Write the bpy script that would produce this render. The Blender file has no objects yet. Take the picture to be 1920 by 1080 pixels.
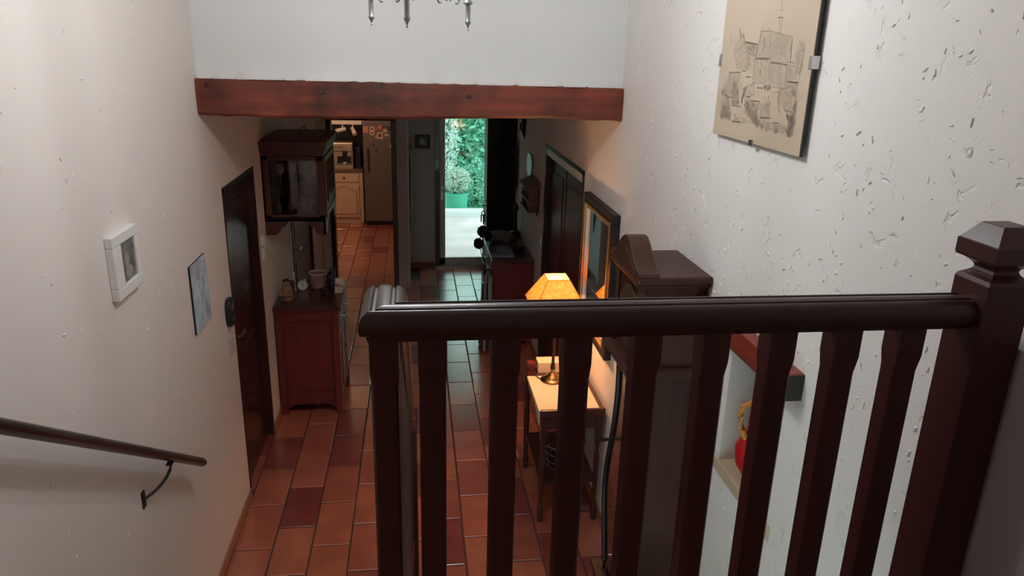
import bpy, bmesh, math, random
from mathutils import Vector, Matrix
R = math.radians
random.seed(7)
scene = bpy.context.scene
C = scene.collection

# ---------------------------------------------------------------- camera, world, lights, exposure
cam_d = bpy.data.cameras.new('camera'); cam_d.sensor_width = 36; cam_d.lens = 25.82
cam_d.clip_start = 0.05
cam = bpy.data.objects.new('camera', cam_d); C.objects.link(cam)
cam.matrix_world = Matrix(((0.99161, 0.01474, -0.12841, 0), (-0.12668, 0.30813, -0.94287, 0),
                           (0.02567, 0.95123, 0.30741, 2.85), (0, 0, 0, 1)))
scene.camera = cam
vs = scene.view_settings
vs.view_transform = 'Standard'; vs.look = 'None'; vs.gamma = 1; vs.use_curve_mapping = False
vs.exposure = 0.0

world = bpy.data.worlds.new('world'); scene.world = world; world.use_nodes = True
wn = world.node_tree.nodes; wl = world.node_tree.links
bg = wn['Background']
tc = wn.new('ShaderNodeTexCoord'); sx = wn.new('ShaderNodeSeparateXYZ'); rp = wn.new('ShaderNodeValToRGB')
wl.new(tc.outputs['Generated'], sx.inputs[0]); wl.new(sx.outputs['Z'], rp.inputs[0])
rp.color_ramp.elements[0].color = (0.70, 0.97, 0.93, 1); rp.color_ramp.elements[1].color = (0.73, 0.97, 0.95, 1)
wl.new(rp.outputs[0], bg.inputs[0]); bg.inputs[1].default_value = 2.6

def lamp_light(name, loc, power, col, rad):
    l = bpy.data.lights.new(name, 'POINT'); l.energy = power; l.color = col; l.shadow_soft_size = rad
    o = bpy.data.objects.new(name, l); C.objects.link(o); o.location = loc
    return o
CH = (0.015, 2.30)             # chandelier axis
lamp_light('chandelier_bulb_light', (CH[0]-.14, CH[1]+.107, 3.36), 15.0, (.985, .99, 1), .045)
lamp_light('chandelier_bulb_light', (CH[0]-.03, CH[1]-.161, 3.36), 15.0, (.985, .99, 1), .045)
lamp_light('chandelier_bulb_light', (CH[0]+.155, CH[1]+.055, 3.36), 15.0, (.985, .99, 1), .045)
lamp_light('table_lamp_light', (.877, 4.36, 1.40), 17.0, (1, .52, .24), .022)
lamp_light('kitchen_lamp_light', (-1.4, 10.9, 2.25), 26, (1, .60, .36), .10)

# ---------------------------------------------------------------- materials
MATS = {}
def mat(name, col, rough=.5, metal=0, bump=None, var=None, coat=0, spec=.5, emit=None, est=0, alpha=None):
    m = bpy.data.materials.new(name); m.use_nodes = True
    nt = m.node_tree; n = nt.nodes; b = n['Principled BSDF']
    b.inputs['Base Color'].default_value = (*col, 1); b.inputs['Roughness'].default_value = rough
    b.inputs['Metallic'].default_value = metal; b.inputs['Coat Weight'].default_value = coat
    b.inputs['Specular IOR Level'].default_value = spec
    if emit: b.inputs['Emission Color'].default_value = (*emit, 1); b.inputs['Emission Strength'].default_value = est
    tcn = n.new('ShaderNodeTexCoord')
    if var:    # (col2, scale, stretch xyz)
        mp = n.new('ShaderNodeMapping'); mp.inputs['Scale'].default_value = var[2]
        nt.links.new(tcn.outputs['Object'], mp.inputs[0])
        nz = n.new('ShaderNodeTexNoise'); nz.inputs['Scale'].default_value = var[1]; nz.inputs['Detail'].default_value = 6
        nt.links.new(mp.outputs[0], nz.inputs['Vector'])
        r = n.new('ShaderNodeValToRGB'); r.color_ramp.elements[0].position = .32; r.color_ramp.elements[1].position = .68
        r.color_ramp.elements[0].color = (*col, 1); r.color_ramp.elements[1].color = (*var[0], 1)
        nt.links.new(nz.outputs[0], r.inputs[0]); nt.links.new(r.outputs[0], b.inputs['Base Color'])
    if bump:   # (scale, strength, distance)
        nb = n.new('ShaderNodeTexNoise'); nb.inputs['Scale'].default_value = bump[0]; nb.inputs['Detail'].default_value = 4
        nt.links.new(tcn.outputs['Object'], nb.inputs['Vector'])
        bp = n.new('ShaderNodeBump'); bp.inputs['Strength'].default_value = bump[1]; bp.inputs['Distance'].default_value = bump[2]
        nt.links.new(nb.outputs[0], bp.inputs['Height']); nt.links.new(bp.outputs[0], b.inputs['Normal'])
    MATS[name] = m
    return m
def wood(name, c1, c2, rough=.3, axis='z', coat=0.15):
    st = {'x': (1.2, 14, 14), 'y': (14, 1.2, 14), 'z': (14, 14, 1.2)}[axis]
    return mat(name, c1, rough, var=(c2, 1.6, st), coat=coat)

def plaster(name, col, strong):
    m = bpy.data.materials.new(name); m.use_nodes = True
    nt = m.node_tree; n = nt.nodes; L = nt.links; b = n['Principled BSDF']
    b.inputs['Base Color'].default_value = (*col, 1); b.inputs['Roughness'].default_value = .75
    b.inputs['Specular IOR Level'].default_value = .25
    t = n.new('ShaderNodeTexCoord')
    n1 = n.new('ShaderNodeTexNoise'); n1.inputs['Scale'].default_value = 9; n1.inputs['Detail'].default_value = 3
    n2 = n.new('ShaderNodeTexNoise'); n2.inputs['Scale'].default_value = 60; n2.inputs['Detail'].default_value = 5
    # sparse trowel gouges: thresholded stretched noise
    mp = n.new('ShaderNodeMapping'); mp.inputs['Rotation'].default_value = (.6, .5, .7); mp.inputs['Scale'].default_value = (1, 1, 1)
    n3 = n.new('ShaderNodeTexNoise'); n3.inputs['Scale'].default_value = 17; n3.inputs['Detail'].default_value = 4; n3.inputs['Distortion'].default_value = .8
    rr = n.new('ShaderNodeValToRGB'); rr.color_ramp.elements[0].position = .63; rr.color_ramp.elements[1].position = .70
    for q in (n1, n2): L.new(t.outputs['Object'], q.inputs['Vector'])
    L.new(t.outputs['Object'], mp.inputs[0]); L.new(mp.outputs[0], n3.inputs['Vector']); L.new(n3.outputs[0], rr.inputs[0])
    a = n.new('ShaderNodeMath'); a.operation = 'MULTIPLY_ADD'; a.inputs[1].default_value = .5
    L.new(n1.outputs[0], a.inputs[0])
    a2 = n.new('ShaderNodeMath'); a2.operation = 'MULTIPLY_ADD'; a2.inputs[1].default_value = .10
    L.new(n2.outputs[0], a2.inputs[0]); L.new(a.outputs[0], a2.inputs[2])
    g = n.new('ShaderNodeMath'); g.operation = 'MULTIPLY'; g.inputs[1].default_value = -.8 * strong
    L.new(rr.outputs[0], g.inputs[0]); L.new(g.outputs[0], a.inputs[2])
    bp = n.new('ShaderNodeBump'); bp.inputs['Strength'].default_value = .35 + .4*strong; bp.inputs['Distance'].default_value = .006
    L.new(a2.outputs[0], bp.inputs['Height']); L.new(bp.outputs[0], b.inputs['Normal'])
    return m

P_L = plaster('plaster_left', (.75, .705, .665), .12)
P_U = plaster('plaster_upper', (.76, .765, .755), .0)
P_R = plaster('plaster_right', (.775, .755, .73), .9)
P_S = plaster('plaster_smooth', (.70, .66, .65), 0)
P_G = plaster('plaster_shade_grey', (.40, .37, .40), 0)  # grey puts the shade on the low landing wall into its plaster colour
W_RAIL = wood('mahogany_rail', (.022, .0085, .0075), (.036, .012, .010), .33, 'x', .08)
W_RAILY = wood('mahogany_rail_depth', (.022, .0085, .0075), (.036, .012, .010), .33, 'y', .08)
W_POST = wood('mahogany_post', (.032, .0085, .0085), (.052, .012, .011), .36, 'z', .05)
for _m in (W_RAIL, W_RAILY, W_POST): _m.node_tree.nodes['Principled BSDF'].inputs['Specular IOR Level'].default_value = .32
W_BEAM = wood('chestnut_beam', (.215, .042, .020), (.105, .022, .013), .48, 'x', .1)
_n = W_BEAM.node_tree; _nz = _n.nodes.new('ShaderNodeTexNoise'); _nz.inputs['Scale'].default_value = 3.2; _nz.inputs['Detail'].default_value = 3
_t = _n.nodes.new('ShaderNodeTexCoord'); _n.links.new(_t.outputs['Object'], _nz.inputs['Vector'])
_r = _n.nodes.new('ShaderNodeValToRGB'); _r.color_ramp.elements[0].position = .38; _r.color_ramp.elements[0].color = (.42, .40, .40, 1); _r.color_ramp.elements[1].position = .62; _r.color_ramp.elements[1].color = (1.35, 1.3, 1.2, 1)
_m = _n.nodes.new('ShaderNodeMix'); _m.data_type = 'RGBA'; _m.blend_type = 'MULTIPLY'; _m.inputs['Factor'].default_value = 1
_b = _n.nodes['Principled BSDF']; _src = _b.inputs['Base Color'].links[0].from_socket
_n.links.new(_nz.outputs[0], _r.inputs[0]); _n.links.new(_src, _m.inputs['A']); _n.links.new(_r.outputs[0], _m.inputs['B']); _n.links.new(_m.outputs['Result'], _b.inputs['Base Color'])
W_BEAMY = wood('red_beam', (.26, .035, .02), (.17, .03, .016), .4, 'y', .1)
W_DOOR = wood('dark_door_wood', (.030, .012, .011), (.045, .015, .012), .25, 'z', .25)
W_BLACK = wood('blackened_wood', (.012, .008, .008), (.018, .010, .010), .45, 'z', 0)
W_DOORR = wood('red_brown_door_wood', (.075, .016, .013), (.10, .021, .016), .42, 'z', 0)
W_DOORR.node_tree.nodes['Principled BSDF'].inputs['Specular IOR Level'].default_value = .25
W_CAB = wood('cherry_cabinet', (.125, .021, .022), (.165, .029, .028), .38, 'z', .05)
W_TOP = wood('cherry_top', (.055, .016, .013), (.075, .022, .017), .3, 'x', .2)
W_CLK = wood('clock_wood', (.048, .019, .014), (.068, .026, .019), .42, 'z', 0)
W_CLK.node_tree.nodes['Principled BSDF'].inputs['Specular IOR Level'].default_value = .3
W_WC = wood('wall_cabinet_wood', (.075, .022, .016), (.10, .028, .019), .42, 'z', 0)
GOLD = mat('gilt', (.55, .30, .08), .35, .8)
BRASS = mat('antique_brass', (.30, .20, .09), .3, 1)
STEEL = mat('steel', (.55, .55, .56), .3, 1)
CHROME = mat('chrome', (.8, .8, .82), .15, 1)
PEWTER = mat('pewter', (.30, .31, .30), .36, .85)
BLACK = mat('black_iron', (.012, .012, .013), .45)
BLACKP = mat('black_plastic', (.012, .012, .014), .4)
WHITEP = mat('white_plastic', (.72, .71, .68), .4)
CREAM = mat('cream_cloth', (.78, .68, .50), .8, bump=(240, .3, .001))
PAPER = mat('aged_print_paper', (.60, .49, .37), .85, var=((.55, .45, .34), 3, (1, 1, 1)), spec=.2)
INK = [mat('pencil_wash', (.47, .385, .295), .9, spec=.1), mat('pencil_light', (.36, .29, .22), .9, spec=.1),
       mat('pencil_mid', (.25, .20, .155), .9, spec=.1), mat('pencil_dark', (.13, .105, .085), .9, spec=.1)]
GLOSSW = mat('white_frame_paint', (.78, .77, .74), .4)
PHOTO = mat('grey_photo', (.05, .05, .045), .3, var=((.32, .32, .29), 16, (1, 1, 1)), coat=.3)
WATERC = mat('watercolour', (.62, .66, .74), .35, var=((.30, .36, .47), 9, (1, 1, .7)), coat=.3)
MIRROR = mat('mirror_glass', (.82, .85, .85), .02, 1)
SILVER = mat('silver_slip', (.45, .46, .47), .35, .8)
TERRA = mat('terracotta_skirting', (.42, .20, .115), .45, var=((.33, .14, .08), 6, (1, 1, 1)))
GROUT = mat('grout', (.095, .060, .048), .8)
STONE = mat('sill_stone', (.56, .44, .30), .6, var=((.48, .37, .25), 8, (1, 1, 1)), bump=(60, .3, .002))
CLAY = mat('brown_clay', (.25, .12, .07), .6, var=((.42, .24, .15), 25, (1, 1, 1)))
REDG = mat('red_glaze', (.50, .015, .02), .2)
ORANGE = mat('orange_glaze', (.62, .27, .06), .35)
WARMW = mat('cream_cupboard', (.66, .50, .36), .45)
DARKT = mat('dark_wall_tile', (.035, .035, .04), .3)
INOX = mat('fridge_steel', (.19, .165, .16), .42, .55)
INOX2 = mat('machine_silver', (.52, .45, .38), .35, .5)
SLATE = mat('worktop', (.16, .11, .08), .4)
CARD = mat('white_card', (.66, .56, .46), .7)
CERAM = mat('blue_white_china', (.55, .57, .60), .25, var=((.25, .28, .38), 20, (1, 1, 1)))
BOOKB = mat('grey_blue_paper', (.26, .33, .38), .5)
BOOKD = mat('dark_folder', (.09, .12, .14), .45)
FABRIC = mat('black_curtain', (.010, .010, .011), .9)
TERRACE = mat('terrace_stone', (.93, .70, .72), .7, var=((.70, .54, .57), 2.2, (1, 1, 1)))
TERRS = mat('terrace_kerb', (.78, .80, .78), .7)
GRASS = mat('garden_grass', (.13, .36, .22), .9, var=((.18, .42, .24), 5, (1, 1, 1)))
TRUNK = mat('garden_trunk', (.09, .08, .06), .9)
def leafm(name, a, b_):
    m = mat(name, a, .6); nt = m.node_tree; oi = nt.nodes.new('ShaderNodeNewGeometry')
    r = nt.nodes.new('ShaderNodeValToRGB'); r.color_ramp.elements[0].color = (*a, 1); r.color_ramp.elements[1].color = (*b_, 1)
    nt.links.new(oi.outputs['Random Per Island'], r.inputs[0]); nt.links.new(r.outputs[0], nt.nodes['Principled BSDF'].inputs['Base Color'])
    return m
LEAF1 = leafm('leaf_green', (.10, .36, .25), (.42, .78, .62))
LEAF2 = leafm('leaf_deep_green', (.05, .22, .15), (.18, .46, .32))
BLOSSOM = leafm('blossom_pale', (.45, .66, .55), (.95, .92, .92))
PINK = leafm('blossom_pink', (.35, .60, .45), (.95, .82, .80))
POTG = mat('green_tub', (.10, .48, .34), .4)
FLOWER = mat('dried_flower', (.012, .010, .012), .9)
SHADE_W = mat('bulb_white', (1, .9, .75), .4, emit=(1, .80, .50), est=9)
SPOTW = mat('spot_white', (.75, .72, .66), .4)

def tile_material():
    m = bpy.data.materials.new('terracotta_tile'); m.use_nodes = True
    nt = m.node_tree; n = nt.nodes; L = nt.links; b = n['Principled BSDF']
    oi = n.new('ShaderNodeObjectInfo'); r = n.new('ShaderNodeValToRGB'); e = r.color_ramp.elements
    e[0].position = 0; e[0].color = (.25, .052, .050, 1)
    e[1].position = 1; e[1].color = (.54, .19, .115, 1)
    for p, c in ((.16, (.29, .064, .054, 1)), (.24, (.42, .122, .085, 1)), (.6, (.49, .157, .097, 1))):
        x = e.new(p); x.color = c
    L.new(oi.outputs['Random'], r.inputs[0])
    t = n.new('ShaderNodeTexCoord'); z = n.new('ShaderNodeTexNoise'); z.inputs['Scale'].default_value = 5; z.inputs['Detail'].default_value = 5
    va = n.new('ShaderNodeVectorMath'); va.operation = 'ADD'
    L.new(t.outputs['Object'], va.inputs[0]); L.new(oi.outputs['Location'], va.inputs[1]); L.new(va.outputs[0], z.inputs['Vector'])
    mx = n.new('ShaderNodeMix'); mx.data_type = 'RGBA'; mx.blend_type = 'MULTIPLY'; mx.inputs['Factor'].default_value = .55
    r2 = n.new('ShaderNodeValToRGB'); r2.color_ramp.elements[0].position = .3; r2.color_ramp.elements[0].color = (.55, .5, .5, 1)
    r2.color_ramp.elements[1].position = .7; r2.color_ramp.elements[1].color = (1.15, 1.1, 1.05, 1)
    L.new(z.outputs[0], r2.inputs[0]); L.new(r.outputs[0], mx.inputs['A']); L.new(r2.outputs[0], mx.inputs['B'])
    L.new(mx.outputs['Result'], b.inputs['Base Color'])
    b.inputs['Roughness'].default_value = .30; b.inputs['Specular IOR Level'].default_value = .6
    b.inputs['Coat Weight'].default_value = 1; b.inputs['Coat Roughness'].default_value = .21; b.inputs['Coat IOR'].default_value = 2.0
    bp = n.new('ShaderNodeBump'); bp.inputs['Strength'].default_value = .12; bp.inputs['Distance'].default_value = .004
    L.new(z.outputs[0], bp.inputs['Height']); L.new(bp.outputs[0], b.inputs['Normal'])
    return m
TILE = tile_material()

def glass_material(name='window_glass', tint=(.93, 1, .98), fac=.06):
    m = bpy.data.materials.new(name); m.use_nodes = True
    nt = m.node_tree; n = nt.nodes; L = nt.links; n.clear()
    o = n.new('ShaderNodeOutputMaterial'); mx = n.new('ShaderNodeMixShader'); tr = n.new('ShaderNodeBsdfTransparent'); gl = n.new('ShaderNodeBsdfGlossy')
    tr.inputs[0].default_value = (*tint, 1); gl.inputs['Roughness'].default_value = .03
    mx.inputs[0].default_value = fac
    L.new(tr.outputs[0], mx.inputs[1]); L.new(gl.outputs[0], mx.inputs[2]); L.new(mx.outputs[0], o.inputs[0])
    return m
GLASS = glass_material(); CLEARB = glass_material('clear_bulb', (1, .97, .9), .05); CABGLASS = glass_material('cabinet_glass', (.8, .78, .78), .09); PICGLASS = glass_material('picture_glass', (1, 1, 1), .035)

def shade_material():
    m = bpy.data.materials.new('lamp_shade_fabric'); m.use_nodes = True
    nt = m.node_tree; n = nt.nodes; L = nt.links; n.clear()
    o = n.new('ShaderNodeOutputMaterial'); mx = n.new('ShaderNodeMixShader'); d_ = n.new('ShaderNodeBsdfDiffuse'); t_ = n.new('ShaderNodeBsdfTranslucent')
    tc_ = n.new('ShaderNodeTexCoord'); z = n.new('ShaderNodeTexNoise'); z.inputs['Scale'].default_value = 45; z.inputs['Detail'].default_value = 6
    r = n.new('ShaderNodeValToRGB'); r.color_ramp.elements[0].position = .3; r.color_ramp.elements[0].color = (.66, .36, .16, 1)
    r.color_ramp.elements[1].position = .7; r.color_ramp.elements[1].color = (.90, .60, .32, 1)
    L.new(tc_.outputs['Object'], z.inputs['Vector']); L.new(z.outputs[0], r.inputs[0])
    L.new(r.outputs[0], d_.inputs[0]); L.new(r.outputs[0], t_.inputs[0]); mx.inputs[0].default_value = .55
    L.new(d_.outputs[0], mx.inputs[1]); L.new(t_.outputs[0], mx.inputs[2]); L.new(mx.outputs[0], o.inputs[0])
    return m
SHADE = shade_material()

# ---------------------------------------------------------------- mesh helpers
class M:
    def __init__(s): s.v = []; s.f = []
    def add(s, vs_, fs):
        k = len(s.v); s.v += [tuple(p) for p in vs_]; s.f += [tuple(i+k for i in q) for q in fs]; return s
    def box(s, x0, x1, y0, y1, z0, z1):
        return s.add([(x0,y0,z0),(x1,y0,z0),(x1,y1,z0),(x0,y1,z0),(x0,y0,z1),(x1,y0,z1),(x1,y1,z1),(x0,y1,z1)],
                     [(0,3,2,1),(4,5,6,7),(0,1,5,4),(1,2,6,5),(2,3,7,6),(3,0,4,7)])
    def prism(s, poly, ax, a0, a1):      # poly 2-D in the other two axes (x,y,z order), extruded along ax
        n = len(poly)
        def P(p, a): return {'x': (a, p[0], p[1]), 'y': (p[0], a, p[1]), 'z': (p[0], p[1], a)}[ax]
        return s.add([P(p, a0) for p in poly]+[P(p, a1) for p in poly],
                     [tuple(range(n-1, -1, -1)), tuple(range(n, 2*n))]+[(i, (i+1) % n, n+(i+1) % n, n+i) for i in range(n)])
    def loft(s, rings, cap=True):
        n = len(rings[0]); vs_ = [p for r_ in rings for p in r_]; fs = []
        for k in range(len(rings)-1):
            for i in range(n): fs.append((k*n+i, k*n+(i+1) % n, (k+1)*n+(i+1) % n, (k+1)*n+i))
        if cap: fs += [tuple(range(n-1, -1, -1)), tuple(range((len(rings)-1)*n, len(rings)*n))]
        return s.add(vs_, fs)
    def lathe(s, prof, c, seg=16, sx=1, sy=1):
        return s.loft([[(c[0]+sx*r_*math.cos(2*math.pi*i/seg), c[1]+sy*r_*math.sin(2*math.pi*i/seg), c[2]+z) for i in range(seg)] for r_, z in prof])
    def sqlathe(s, prof, c):             # square section: (half width, z)
        return s.loft([[(c[0]+a*h, c[1]+b_*h, c[2]+z) for a, b_ in ((-1,-1),(1,-1),(1,1),(-1,1))] for h, z in prof])
    def octo(s, prof, c):                # chamfered square: (half, chamfer, z)
        rings = []
        for h, ch, z in prof:
            q = h-ch
            rings.append([(c[0]+x, c[1]+y, c[2]+z) for x, y in ((-q,-h),(q,-h),(h,-q),(h,q),(q,h),(-q,h),(-h,q),(-h,-q))])
        return s.loft(rings)
    def tube(s, pts, r_, seg=8):
        pts = [Vector(p) for p in pts]; rings = []
        rs = r_ if isinstance(r_, (list, tuple)) else [r_]*len(pts)
        up = Vector((0, 0, 1))
        for i, p in enumerate(pts):
            t = (pts[min(i+1, len(pts)-1)]-pts[max(i-1, 0)]).normalized()
            u = t.cross(up) if abs(t.z) < .95 else t.cross(Vector((0, 1, 0)))
            u.normalize(); w = u.cross(t)
            rings.append([tuple(p+rs[i]*(math.cos(2*math.pi*k/seg)*u+math.sin(2*math.pi*k/seg)*w)) for k in range(seg)])
        return s.loft(rings)
    def ball(s, c, r_, seg=12, rg=8, sx=1, sy=1, sz=1):
        prof = [(max(r_*math.sin(math.pi*k/rg), .0004), -r_*math.cos(math.pi*k/rg)*sz) for k in range(rg+1)]
        return s.lathe(prof, c, seg, sx, sy)
    def mesh(s, name, m, bevel=0, smooth=False, off=(0, 0, 0)):
        me = bpy.data.meshes.new(name)
        me.from_pydata([(x-off[0], y-off[1], z-off[2]) for x, y, z in s.v], [], s.f); me.validate()
        bm = bmesh.new(); bm.from_mesh(me); bmesh.ops.recalc_face_normals(bm, faces=bm.faces)
        if bevel:
            es = [e for e in bm.edges if len(e.link_faces) == 2 and e.calc_face_angle(0) > .6]
            bmesh.ops.bevel(bm, geom=es, offset=bevel, segments=2, affect='EDGES', profile=.6, clamp_overlap=True)
        bm.to_mesh(me); bm.free()
        if smooth:
            for p in me.polygons: p.use_smooth = True
            try: me.set_sharp_from_angle(angle=R(38))
            except Exception: pass
        me.materials.append(m)
        return me
    def build(s, name, m, parent=None, bevel=0, smooth=False):
        off = world_loc(parent) if parent else (0, 0, 0)
        o = bpy.data.objects.new(name, s.mesh(name, m, bevel, smooth, off)); C.objects.link(o)
        if parent: o.parent = parent
        return o
def world_loc(o):
    l = Vector((0, 0, 0))
    while o: l += o.location; o = o.parent
    return l
def thing(name, loc, label, cat, group=None):
    o = bpy.data.objects.new(name, None); C.objects.link(o); o.location = loc; o.empty_display_size = .05
    return tag(o, label, cat, group)
def tag(o, label, cat, group=None):
    o['label'] = label; o['category'] = cat
    if group: o['group'] = group
    return o
def struct(o, label=None, cat=None):
    o['kind'] = 'structure'
    if label: o['label'] = label
    if cat: o['category'] = cat
    return o
def one(mb, name, m, label, cat, group=None, **k):       # a thing that is one mesh, origin at its base
    xs = [p[0] for p in mb.v]; ys = [p[1] for p in mb.v]; zs = [p[2] for p in mb.v]
    base = ((min(xs)+max(xs))/2, (min(ys)+max(ys))/2, min(zs))
    o = bpy.data.objects.new(name, mb.mesh(name, m, k.get('bevel', 0), k.get('smooth', False), base)); C.objects.link(o); o.location = base
    return tag(o, label, cat, group)
def copy_tree(o, parent=None):
    c = o.copy(); C.objects.link(c)
    if parent: c.parent = parent
    for ch in list(o.children): copy_tree(ch, c)
    return c
XL, XR = -1.106, 1.142          # inner faces of the side walls

# ---------------------------------------------------------------- setting
fl = struct(M().box(-3.2, XR+.3, 1.0, 9.98, -.12, -.010).box(-3.2, -.1, 9.98, 13.2, -.12, -.010).build('floor', GROUT), 'floor of long terracotta tiles laid in staggered courses', 'floor')
PX, PY = .2268, .4425
tile_meshes = []
for k in range(4):
    random.seed(k); m_ = M(); j = lambda: random.uniform(-.0015, .0015)
    hx, hy = .2268/2-.0045, .4425/2-.0045
    bot = [(-hx, -hy, -.012), (hx, -hy, -.012), (hx, hy, -.012), (-hx, hy, -.012)]
    mid = [(x+j(), y+j(), -.003) for x, y, _ in bot]
    top = [(x*.965, y*.982, j()*.5) for x, y, _ in bot]
    m_.loft([bot, mid, top]); tile_meshes.append(m_.mesh('tile', TILE))
random.seed(3); cnt = 0
def tile_at(x0, x1, y0, y1):
    t = bpy.data.objects.new('tile', random.choice(tile_meshes)); C.objects.link(t); t.parent = fl
    t.location = ((x0+x1)/2, (y0+y1)/2, random.uniform(-.0008, .0008)); t.scale = ((x1-x0)/PX, (y1-y0)/PY, 1)
for ci in range(-14, 6):
    x0 = .034+ci*PX; x1 = x0+PX; off = .7195 if ci % 2 else .915
    for ri in range(6, 30):
        y0 = off-.4425*2+ri*PY; y1 = y0+PY
        a0, a1, b0, b1 = x0, x1, y0, y1
        if b1 < 3.2 or b0 > 13.1: continue
        if b0 < 8.85:                       # corridor
            a0 = max(a0, XL-.08 if 4.3 < b0 < 5.2 else XL); a1 = min(a1, XR)
            if b1 > 8.85 and a1 < -.1: pass
        elif a0 < -.15:                     # kitchen
            a1 = min(a1, -.19)
            if a0 < -2.0: continue
        else:                               # hall end
            a0 = max(a0, -.09); a1 = min(a1, XR); b1 = min(b1, 9.70)
        if a1-a0 < .03 or b1-b0 < .03: continue
        tile_at(a0, a1, b0, b1); cnt += 1
print('tiles', cnt)

# left wall with openings: door_1 recess (Y 4.365-5.2) and door_3 recess (Y 6.58-7.9)
T = .22
def wall_with_holes(name, x0, x1, y0, y1, z0, z1, holes, m, label, back=None):
    mb = M(); hs = sorted(holes); y = y0
    for h0, h1, b, t in hs:
        mb.box(x0, x1, y, h0, z0, z1)
        if b > z0: mb.box(x0, x1, h0, h1, z0, b)
        mb.box(x0, x1, h0, h1, t, z1); y = h1
    mb.box(x0, x1, y, y1, z0, z1)
    return struct(mb.build(name, m), label, 'wall')
ZT = 4.6
wl_ = wall_with_holes('wall_left', XL-T, XL, -1.3, 8.8, -.12, ZT, [(4.365, 5.225, -.12, 2.05), (6.60, 7.88, -.12, 2.07)], P_L, 'pale roughcast plaster wall on the left')
wr_ = wall_with_holes('wall_right', XR, XR+T, -1.3, 9.74, -.12, ZT, [(1.965, 2.36, 1.375, 1.87), (4.87, 6.39, -.12, 2.08)], P_R, 'heavily trowelled white plaster wall on the right')
M().box(XR+T, XR+T+.02, 1.7, 2.45, 1.3, 2.0).build('niche_back', P_R, wr_)
struct(M().box(XL, XR, 4.09, 4.27, 2.52, ZT).build('wall_lintel', P_U), 'smooth white plaster wall above the wooden beam', 'wall')
struct(M().box(XL-T, XR+T, -1.5, -1.3, -.12, ZT).build('wall_back', P_L), 'plaster wall behind the landing', 'wall')
struct(M().box(XL-T, XR+T, -1.5, 4.27, ZT, ZT+.1).build('ceiling', P_U), 'white ceiling high over the stairwell', 'ceiling')
cc = struct(M().box(-3.2, XR+T, 4.27, 13.2, 2.52, 2.62).build('ceiling_corridor', P_S), 'ceiling of corridor and kitchen', 'ceiling')
# corridor end: plane Y 8.8 with kitchen opening X -.985..-.24
struct(M().box(-3.2, -1.0, 8.8, 8.90, -.12, 2.52).box(-.225, -.09, 8.8, 8.90, -.12, 2.52).box(-1.0, -.225, 8.8, 8.90, 2.06, 2.52).build('wall_kitchen', P_S), 'grey plaster wall pierced by the kitchen doorway', 'wall')
struct(M().box(-.20, -.09, 8.90, 9.98, -.12, 2.52).build('wall_partition', P_S), 'short partition wall beside the kitchen doorway', 'wall')
struct(M().box(-.09, .255, 9.74, 9.98, -.12, 2.52).box(1.03, XR+T, 9.74, 9.98, -.12, 2.52).box(.255, 1.03, 9.74, 9.98, 2.16, 2.52).build('wall_end', P_S), 'grey end wall beside the garden door', 'wall')
struct(M().box(-3.2, -.09, 13.0, 13.2, -.12, 2.52).build('wall_kitchen_back', DARKT), 'dark kitchen back wall', 'wall')
struct(M().box(-3.3, -3.2, 8.8, 13.2, -.12, 2.52).build('wall_kitchen_left', P_S), 'left kitchen wall', 'wall')
struct(M().box(-.20, -.09, 9.98, 13.2, -.12, 2.52).build('wall_kitchen_right', P_S), 'right kitchen wall', 'wall')
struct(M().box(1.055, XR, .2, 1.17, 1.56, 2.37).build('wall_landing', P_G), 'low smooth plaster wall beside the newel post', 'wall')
# skirtings
def skirt(name, segs):
    mb = M()
    for s_ in segs: mb.box(*s_)
    return struct(mb.build(name, TERRA, bevel=.002), 'terracotta tile skirting', 'baseboard')
skirt('baseboard_left', [(XL, XL+.011, 3.2, 4.365, 0, .07), (XL, XL+.011, 5.225, 6.60, 0, .07), (XL, XL+.011, 7.88, 8.79, 0, .07)])
skirt('baseboard_right', [(XR-.011, XR, 2.4, 4.87, 0, .07), (XR-.011, XR, 6.39, 9.73, 0, .07)])
skirt('baseboard_end', [(-.089, .25, 9.728, 9.74, 0, .07), (-.09, -.079, 8.92, 9.728, 0, .07)])

# raised plaster ridges left by the trowel (real relief on the right wall)
def ridges(y0, y1, z0, z1, n, x, sgn, avoid, seed, size=1.0):
    random.seed(seed); mb = M(); k = 0
    while k < n:
        y = random.uniform(y0, y1); z = random.uniform(z0, z1)
        if any(a < y < b_ and c < z < d_ for a, b_, c, d_ in avoid): continue
        k += 1
        a = random.choice([random.gauss(.7, .6), random.uniform(0, 3.14)]); l = random.uniform(.004, .015)*size; w = l*random.uniform(.3, .6); h = random.uniform(.0015, .0045)
        ca, sa = math.cos(a), math.sin(a); bend = random.uniform(-.5, .5)*l
        pts = []
        for u, v_ in ((-1, 0), (-.5, -.7), (.4, -1), (1, -.1), (.5, .6), (-.4, .8)):
            uu = u*l; vv = v_*w+bend*(u*u-.4); pts.append((y+uu*ca-vv*sa, z+uu*sa+vv*ca))
        rings = [[(x+sgn*.002, p[0], p[1]) for p in pts]]
        off = random.uniform(-.5, .5)*w
        rings.append([(x-sgn*h, y+(p[0]-y)*.55, z+(p[1]-z)*.55+off) for p in pts])
        mb.loft(rings)
    return mb
o = ridges(1.2, 4.0, 1.7, 4.0, 620, XR, 1, [(2.0, 2.8, 2.5, 3.6), (1.75, 2.45, 1.3, 2.0)], 5, 1.1).build('plaster_ridges', P_R, wr_, smooth=True); o['kind'] = 'stuff'
o = ridges(1.2, 2.6, .9, 2.4, 160, XR, 1, [(1.75, 2.45, 1.3, 2.0)], 6).build('plaster_ridges', P_R, wr_, smooth=True); o['kind'] = 'stuff'
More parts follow.
